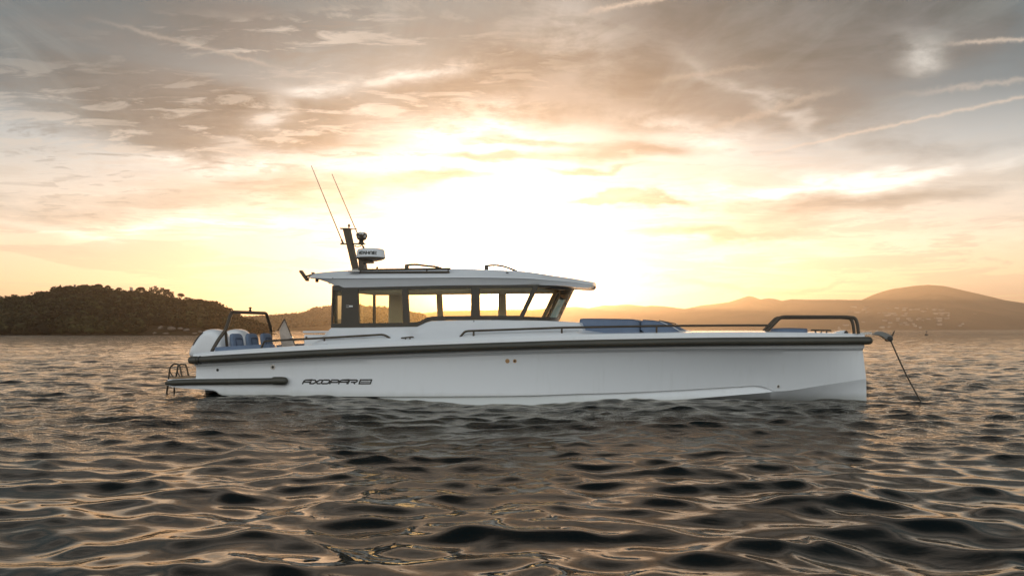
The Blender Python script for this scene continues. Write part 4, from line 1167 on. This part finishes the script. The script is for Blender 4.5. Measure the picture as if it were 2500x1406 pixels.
# roof rail, two tubes with spacers
wR = -1.13
b = MB(); b.tube([P3(872, 659.3, wR), P3(1099, 656.2, wR)], .021, 10); b.tube([P3(877, 664.6, wR), P3(1097, 664.2, wR)], .019, 10)
for px in (1042, 1094): b.tube([P3(px + 1, 656.5, wR), P3(px - 1, 665.5, wR)], .013, 8)
b.build('roof_rail', m_brz, roof, smooth=60)
b = MB(); q = P3(866, 662.5, wR); b.box(q, (.24, .10, .035), .01); b.box((q[0] + .02, q[1], q[2] + .03), (.14, .08, .02), .006); b.build('rail_bracket', m_steel, roof)
b = MB(); q = P3(921, 657, wR); b.lathe([(.03, -.03), (.03, .0), (.018, .01), (.022, .03), (.01, .045)], c=q, n=12); b.build('roof_knob', m_brz, roof)
def arc_handle(px0, px1, top, base0, base1, cx):
    w_ = -.55
    post = P3(px0 + 4, base0, w_); b = MB()
    h_ = P3(px0 + 4, top + 1.5, w_)
    b.box((post[0], w_, (post[2] + h_[2]) / 2 - .02), (.075, .06, h_[2] - post[2] + .05), .012)
    pts = [P3(px0 + .5, top + 2.2, w_), P3(px0 + 12, top + .6, w_), P3(cx, top, w_), P3(cx + 18, top + 2.6, w_), P3(px1 - 12, base1 - 4.5, w_), P3(px1, base1, w_)]
    b.tube(fillet(pts, .2, 5), .021, 10, sq=1.0); b.build('roof_arch_handle', m_brz, roof, smooth=50)
arc_handle(989, 1078, 646, 656, 656, 1018); arc_handle(1183.5, 1262, 647.5, 659, 662, 1212)

# ---- mast with aerials, searchlight and radar
wM = -.10
b = MB()
def slab(b, q, w0, w1):
    vs = [(u, w0, z) for u, z in q] + [(u, w1, z) for u, z in q]; n = len(q)
    b.raw(vs, [tuple(range(n)), tuple(range(n, 2 * n))[::-1]] + [(i, (i + 1) % n, n + (i + 1) % n, n + i) for i in range(n)])
slab(b, [P(839, 560, wM), P(854.5, 560, wM), P(876, 664, wM), P(863.5, 664, wM)], wM - .06, wM + .06)
mast = b.build('mast', m_brz, boat, smooth=None)
md = mast.modifiers.new('b', 'BEVEL'); md.width = .01; md.segments = 2
b = MB(); slab(b, [P(833, 557.3, wM), P(855.5, 557.6, wM), P(855.5, 560.5, wM), P(834, 560.2, wM)], wM - .08, wM + .08)
b.tube([P3(853, 559, wM), P3(871, 559.6, wM)], .010, 8); b.build('mast_cap', m_brz, mast, smooth=50); b = MB(); b.tube([P3(831, 595.8, wM), P3(889, 595.3, wM)], .014, 8); b.build('crossarm', m_brz, mast, smooth=50)
b = MB(); b.tube([P3(866, 600, wM), P3(872, 602.5, wM), P3(880, 601, wM), P3(884, 597, wM)], .010, 8)
b.build('crossarm_strut', m_brz, mast, smooth=50)
b = MB(); b.lathe([(.012, -.04), (.012, .0), (.03, .01), (.03, .028), (.012, .034), (.022, .045), (.022, .058), (.006, .064)], c=P3(852, 554.5, wM), n=12); b.build('anchor_light', m_dark, mast)
for (x0, y0), (x1, y1), tip, wA_ in (((836.6, 592), (841, 596), (760.5, 406), wM - .12), ((888.5, 607), (889, 612), (811, 426.5), wM + .12)):
    a = Vector(P3(x0, y0, wA_)); t_ = Vector(P3(*tip, wA_))
    b = MB(); pts = [a.lerp(t_, k_) for k_ in np.linspace(0, 1, 9)]; b.tube(pts, [.0125 - .006 * k_ for k_ in np.linspace(0, 1, 9)], 8); b.lathe([(.003, -.01), (.009, -.005), (.009, .008), (.003, .012)], c=t_, n=8)
    an = b.build('whip_aerial', m_brz, mast, smooth=60)
    b = MB(); b.tube([a.lerp(t_, -.01), a.lerp(t_, .035)], .020, 10); b.box(a + Vector((0, 0, -.02)), (.07, .05, .02), .005); b.build('aerial_mount', m_brz, an)
# searchlight
c = P3(883.4, 576, wM)
b = MB(); prof = [(.002, -.105), (.045, -.10), (.082, -.075), (.098, -.03), (.102, .0), (.098, .03), (.082, .06), (.05, .078), (.002, .085)]
b.lathe([(r * 1.12, h_ * .92) for r, h_ in prof], c=c, n=26); sl = b.build('searchlight', m_brz, mast, smooth=50)
b = MB()
for a, h_ in ((-150, .035), (-110, -.03), (-60, .04), (-35, -.02), (-85, .045), (-20, .03)):
    a = math.radians(a); r = .108 * math.sqrt(max(0, 1 - (h_ / .1) ** 2)); ctr = Vector(c) + Vector((math.cos(a) * r, math.sin(a) * r, h_))
    nrm = (ctr - Vector(c)).normalized(); s1 = nrm.cross(Vector((0, 0, 1))).normalized(); s2 = nrm.cross(s1)
    ring = [[ctr + nrm * d + (s1 * math.cos(t) + s2 * math.sin(t)) * rr_ for t in np.linspace(0, 2 * math.pi, 14, endpoint=False)] for rr_, d in ((.028, .0), (.026, .014), (.012, .016), (.001, .016))]
    b.grid(ring, close_v=True)
b.build('lens', m_steel, sl)
b = MB(); q = P3(882, 590, wM); b.lathe([(.055, -.045), (.06, -.03), (.045, .0), (.05, .03)], c=q, n=16); b.box((q[0], q[1], q[2] - .05), (.15, .1, .02), .006); b.build('swivel_base', m_brz, sl)
# radar dome
c0 = P3(905.5, 634, wM)
rw = (P(938.5, 625, wM)[0] - P(872, 625, wM)[0]) / 2; z_ = lambda py: P(905, py, wM)[1]
b = MB(); b.lathe([(rw * .30, z_(607.6)), (rw * .70, z_(608)), (rw * .86, z_(609.2)), (rw * .93, z_(612)), (rw * .97, z_(622)), (rw * 1.0, z_(628.5)), (rw * .99, z_(629.5))], c=(c0[0], wM, 0), n=48)
rd = b.build('radar_dome', m_radar, mast, smooth=50)
b = MB(); b.lathe([(rw * .985, z_(629)), (rw * 1.0, z_(630)), (rw * .93, z_(632.5)), (rw * .74, z_(635.5)), (rw * .45, z_(637.5)), (rw * .3, z_(638))], c=(c0[0], wM, 0), n=48); b.build('radar_base', m_brz, rd, smooth=50)
b = MB(); slab(b, [P(878.5, 634, wM), P(908, 637.5, wM), P(911, 640.5, wM), P(907, 643, wM), P(891, 643, wM), P(894.5, 664, wM), P(881, 664, wM)], wM - .09, wM + .09); b.build('radar_bracket', m_brz, rd, smooth=None)

# stroke lettering: each glyph is a set of polylines in a 1 x 1 cell
GL = {'A': [[(0, 0), (0, .75), (.18, 1), (1, 1), (1, 0)], [(.1, .42), (1, .42)]], 'X': [[(0, 0), (.28, 0), (.8, 1), (1.05, 1)], [(0, 1), (.25, 1), (.75, 0), (1.05, 0)]],
      'O': [[(0, .2), (0, .8), (.15, 1), (.85, 1), (1, .8), (1, .2), (.85, 0), (.15, 0), (0, .2)]], 'P': [[(0, 0), (0, 1), (.85, 1), (1, .85), (1, .5), (.85, .36), (.05, .36)]],
      'R': [[(0, 0), (0, 1), (.85, 1), (1, .85), (1, .55), (.85, .40), (.35, .40)], [(.62, .40), (.85, 0)]],
      'c': [[(1, .75), (.7, .9), (.1, .55), (.1, .35), (.7, 0), (1, .15)], [(.2, .5), (.9, .5)]], 'D': [[(0, 0), (0, 1), (.7, 1), (1, .7), (1, .3), (.7, 0), (0, 0)]],
      'N': [[(0, 0), (0, 1), (1, 0), (1, 1)]], 'H': [[(0, 0), (0, 1)], [(1, 0), (1, 1)], [(0, .5), (1, .5)]], 'M': [[(0, 0), (.1, 1), (.5, .4), (.9, 1), (1, 0)]],
      'Q': [[(0, 0), (.25, .15), (0, .5), (.2, .95), (.8, .95), (1, .5), (.75, .15), (1, 0)]], 'E': [[(1, 1), (0, 1), (0, 0), (1, 0)], [(0, .5), (.9, .5)]], '2': [[(0, 1), (1, 1), (1, .55), (.1, .5), (.0, 0), (1, 0)]]}
def stroke_plate(b, pl, t, f):
    """flat ribbon along polyline pl in glyph plane, thickness t; f maps (x, y) and lift to 3-D"""
    n = len(pl); L, R = [], []
    for i in range(n):
        a_ = Vector(pl[max(i - 1, 0)]); c_ = Vector(pl[min(i + 1, n - 1)]); d = (c_ - a_).normalized(); nn = Vector((-d.y, d.x)) * t / 2
        p = Vector(pl[i])
        if i == 0: p = p - d * t * .4
        if i == n - 1: p = p + d * t * .4
        if 0 < i < n - 1:
            d1 = (p - a_).normalized(); d2 = (c_ - p).normalized(); cs_ = max(.45, math.sqrt(max(0.05, (1 + d1.dot(d2)) / 2))); nn = nn / cs_
        L.append(p + nn); R.append(p - nn)
    vs = [f(p.x, p.y) for p in L] + [f(p.x, p.y) for p in R]
    b.raw(vs, [(i, i + 1, n + i + 1, n + i) for i in range(n - 1)])
def hull_w(u, z):
    hp = row_pts(u); pts = sorted([(z_2, w_2) for k_2, w_2, z_2 in hp if (k_2 == 'In' or isinstance(k_2, tuple) and k_2[0] == 'In' or (k_2 == 'A'))][:8])
    return float(np.interp(z, [p[0] for p in pts], [p[1] for p in pts]))
def hullpt(px, py, lift=.006):
    w_ = -1.6
    for _ in range(10): u, z = P(px, py, w_); w_ = -hull_w(u, z)
    return u, w_ - lift, z
b = MB(); x = 741.5; y0, y1 = 936.0, 927.2
for ch, wd in (('A', 17.5), ('X', 21.5), ('O', 18), ('P', 18), ('A', 20), ('R', 19)):
    for pl in GL[ch]:
        # subdivide for the hull's curve; italic lean
        q = [(x + px_ * wd + (py_ - .5) * 5.0, y0 + (y1 - y0) * py_) for px_, py_ in pl]
        stroke_plate(b, q, 3.3, lambda a_, c_: hullpt(a_, c_))
    x += wd + {'A': 2.6, 'X': 3.0, 'O': 3.8, 'P': 3.6, 'R': 4.5}[ch]
b.build('name_lettering', m_letter, boat, smooth=None)
b = MB()
q = [(877, 936.2), (880.5, 926.8), (907.5, 926.8), (904, 936.2), (877, 936.2)]
for a_, c_ in zip(q[:-1], q[1:]): stroke_plate(b, [a_, c_], 3.2, lambda a__, c__: hullpt(a__, c__))
stroke_plate(b, [(882, 931.6), (902, 931.6)], 2.2, lambda a__, c__: hullpt(a__, c__, .007)); b.build('model_box_emblem', m_letter, boat, smooth=None)
# lettering on the radar
b = MB()
def radpt(px, py, lift=.004):
    u, z = P(px, py, wM - rw * .8); du_ = u - c0[0]
    zz = (z - z_(628)) / (z_(610) - z_(628)); r_ = rw * (.995 - .055 * min(max(zz, 0), 1)) + lift
    return (u, wM - math.sqrt(max(r_ * r_ - du_ * du_, .0001)), z)
x = 876.5
for ch, wd in (('c', 5), ('D', 5), ('N', 5), ('H', 5), ('Q', 6), ('E', 5.5)):
    for pl in GL[ch]: stroke_plate(b, [(x + a_ * wd, 620.6 - c_ * 6.6) for a_, c_ in pl], 1.9, radpt)
    x += wd + 1.9
b.build('radar_lettering', m_letter, rd, smooth=None)

# ---- side rails
def grab(name, main, posts, w_, r=.021):
    b = MB(); W_ = lambda px: float(np.interp(px, w_[0], w_[1])) if isinstance(w_, tuple) else w_
    b.tube(fillet([P3(q[0], q[1], W_(q[0])) for q in main], .14, 6), r, 10)
    o = b.build(name, m_brz, boat, smooth=60)
    for (xa, ya), (xb, yb_) in posts:
        q = MB(); q.tube([P3(xa, ya, W_(xa)), P3(xb, yb_, W_(xb))], r * .85, 8); q.build('stanchion', m_brz, o, smooth=60)
    return o
wG = -1.46
grab('side_grab_rail', [(637, 851, ), (645, 834), (652, 832.3), (780, 825.5), (940, 816.2), (962, 834)], [((792, 825), (792, 842))], wG)
grab('fore_grab_rail', [(1120, 827), (1134, 810), (1142, 808), (1372, 799.8), (1603, 795.6), (1800, 794.3), (1880, 794.2)], [((1156.5, 807), (1156, 825)), ((1371.6, 800), (1371.6, 818)), ((1603, 796), (1603, 814))], ([1120, 1500, 1750, 1880], [-1.55, -1.50, -1.22, -.78]))
# bow rails
def bowrail(sg, w0, w1):
    q = [(1869, 813, w0), (1884, 796, w0), (1905, 775, w0), (1918, 773.4, w0), (2066, 773.8, w1), (2088, 776, w1), (2093, 790, w1), (2096, 815, w1)]
    pts = [P3(px, py, -w_) for px, py, w_ in q]
    pts = [(p[0], sg * abs(p[1]), p[2]) for p in pts]
    b = MB(); b.tube(fillet(pts, .17, 7), .031, 12); return b.build('bow_rail', m_brz, boat, smooth=60)
bowrail(-1, .60, .26); bowrail(1, .60, .26)
# cleats
def cleat(px0, py0, px1, py1, base, legs, w_, r):
    b = MB(); b.tube([P3(px0, py0 + .6, w_), P3(px0 + 4, py0, w_), P3(px1 - 4, py1, w_), P3(px1, py1 + .6, w_)], [r * .7, r, r, r * .7], 10)
    o = b.build('mooring_cleat', m_brz, boat, smooth=60)
    for lx in legs:
        q = MB(); t_ = py0 + (py1 - py0) * (lx - px0) / (px1 - px0); q.tube([P3(lx, t_, w_), P3(lx, base, w_)], [r * .9, r * 1.15], 8); q.build('foot', m_brz, o, smooth=60)
cleat(979, 824.6, 1010, 822.4, 832.5, (990, 1001), -1.57, .014)
cleat(1979.5, 805.6, 2030, 806.4, 815, (1991, 2004.5, 2018), -.35, .015)

# ---- sun pads on the foredeck
def pad(name, poly, w0, w1, mat=m_cush, top_in=.06, label=None):
    pr_ = smooth_poly([P(px, py, w0) for px, py in poly], 1); cu_ = sum(p[0] for p in pr_) / len(pr_); cz = sum(p[1] for p in pr_) / len(pr_)
    b = MB(); rows = []
    for w_, s in ((w0 + .02, .93), (w0, .975), (w0 - .0 + .0001, 1.0), (w0 + .03, 1.0), (w1 - .03, 1.0), (w1, .97), (w1 + .0, .9)):
        rows.append([(cu_ + (u - cu_) * (1 - (1 - s) * .3), w_, cz + (z - cz) * s) for u, z in pr_])
    b.grid(rows, close_v=True, cap=True); return b.build(name, mat, boat, smooth=40, label=label)
pad('sun_pad', [(1415, 780), (1419, 777.6), (1440, 777.2), (1500, 777.8), (1561, 779.6), (1561.5, 800), (1561, 813.6), (1500, 814.2), (1466, 814), (1424, 806), (1415, 796)], -.80, .80)
pad('sun_pad', [(1564, 779.8), (1590, 781.2), (1612, 784), (1634, 790), (1654, 799), (1682, 812.6), (1620, 813.6), (1564, 813.6)], -.80, .80)
b = MB(); b.tube([P3(1645, 799, -.815), P3(1659, 807.5, -.815), P3(1674, 807.5, -.815)], .008, 6); b.tube([P3(1612, 785, -.815), P3(1645, 799, -.815)], .006, 6); b.build('pad_piping', m_wht, boat)
b = MB(); slab(b, [P(1613, 781.5, .4), P(1654, 790, .4), P(1655, 792.5, .4), P(1614, 784, .4)], -.2, .6); b.build('deck_hatch', m_frm, boat, smooth=None)
b = MB(); slab(b, [P(1676, 806, .2), P(1700, 808.5, .2), P(1730, 808.5, .2), P(1780, 811, .2), P(1780, 818, .2), P(1676, 818, .2)], -.55, .55); b.build('fore_coaming', m_gel, boat, smooth=None)
pad('bow_cushion', [(1877, 812.5), (1884, 803), (1890, 801.2), (1930, 800.2), (1969, 801.6), (1971.5, 803), (1971.5, 812.8)], -.55, .55)
# windlass
b = MB(); slab(b, [P(2022, 816, 0), P(2030, 812, 0), P(2050, 807, 0), P(2060, 805.8, 0), P(2065, 808, 0), P(2064, 816, 0)], -.12, .12); wl = b.build('windlass', m_gel, boat, smooth=None); md = wl.modifiers.new('b', 'BEVEL'); md.width = .012; md.segments = 2
b = MB(); q = P3(2066, 812, -.14); b.lathe([(.02, -.02), (.035, 0), (.028, .02), (.028, .25), (.035, .27), (.02, .29)], c=(q[0], -.14, q[2]), axis='y', n=16); b.v = [(v[0], -v[1] - .28, v[2]) for v in b.v]; b.build('drum', m_dark, wl, smooth=50)

# ---- bow roller with anchor plate
b = MB()
for w_ in (-.06, .06):
    slab(b, [P(2096, 811.5, w_), P(2120, 810.4, w_), P(2128.5, 810.6, w_), P(2129, 814.6, w_), P(2112, 815.6, w_), P(2096, 817, w_)], w_ - .006, w_ + .006)
b.box((P(2110, 816, 0)[0], 0, P(2110, 816.5, 0)[1]), (.30, .11, .012))
b.tube([P3(2141, 806, 0), P3(2141.5, 812, 0)], .008, 7); br_ = b.build('bow_roller', m_steel, boat, smooth=None)
an = [P(2128, 817.6, 0), P(2133, 813, 0), P(2140, 809.2, 0), P(2151, 809.2, 0), P(2160, 812, 0), P(2168, 815.8, 0), P(2176, 820.8, 0), P(2171, 828, 0), P(2160, 828.6, 0), P(2155, 823.5, 0), P(2149, 820.2, 0), P(2140, 817.8, 0)]
b = MB(); slab(b, an, -.11, .11); ap = b.build('anchor', m_grey, boat, smooth=None); md = ap.modifiers.new('b', 'BEVEL'); md.width = .006; md.segments = 2
q = P3(2169.6, 827, 0); b = MB(); b.lathe([(.02, -.14), (.05, -.135), (.05, -.10), (.034, -.08), (.034, .08), (.05, .10), (.05, .135), (.02, .14)], c=(q[0], 0, q[2]), axis='y', n=20); b.build('roller_wheel', m_dark, br_, smooth=50)
b = MB(); b.tube([P3(2175, 824, 0), P3(2180, 816, 0), P3(2183.8, 807.6, 0)], [.018, .014, .009], 8); b.build('anchor_shank', m_brz, ap, smooth=60)

# ---- hull fittings
def ring(px, py, r, mat, inner, name='through_hull'):
    u, w_, z = hullpt(px, py, .0)
    b = MB(); b.lathe([(r * .5, .004), (r * .98, .010), (r, .004), (r, -.01)], c=(0, 0, 0), axis='y', n=22)
    b.v = [(v[0] + u, w_ + v[1] if False else w_ - abs(v[1]) * (1 if v[1] < 0 else 1), v[2] + z) for v in b.v]
    o = b.build(name, mat, boat, smooth=40)
    b = MB(); b.lathe([(.001, .0), (r * .52, .0)], axis='y', n=18); b.v = [(v[0] + u, w_ - .012, v[2] + z) for v in b.v]; b.build('bore', inner, o, smooth=None)
ring(531.5, 903, .028, m_dark, m_dark, 'drain'); ring(666.5, 896, .052, m_steel, m_dark); ring(1239, 881, .040, m_brass, m_brass); ring(1257, 881, .034, m_brass, m_dark); ring(1900, 943, .030, m_steel, m_dark, 'towing_eye')

# anchor line, a thing of its own running from the roller into the sea
a = P3(2174.5, 831, 0); e = P3(2249, 981, 0)
def toW(p): return (p[0] * ca + p[1] * sa, CY - p[0] * sa + p[1] * ca, p[2])
a, e = Vector(toW(a)), Vector(toW(e))
b = MB(); pts = []
for k_ in np.linspace(0, 1.12, 40): p = a.lerp(e, k_); p.z -= .05 * math.sin(min(k_, 1) * math.pi); pts.append(p - a)
rad = [.012 + .003 * ((i % 2)) for i in range(40)]
b.tube(pts, rad, 8); al = b.build('anchor_line', m_brz, None, smooth=60); al.location = a; tag(al, 'thin dark anchor line slanting from the bow roller into the sea', 'anchor line')
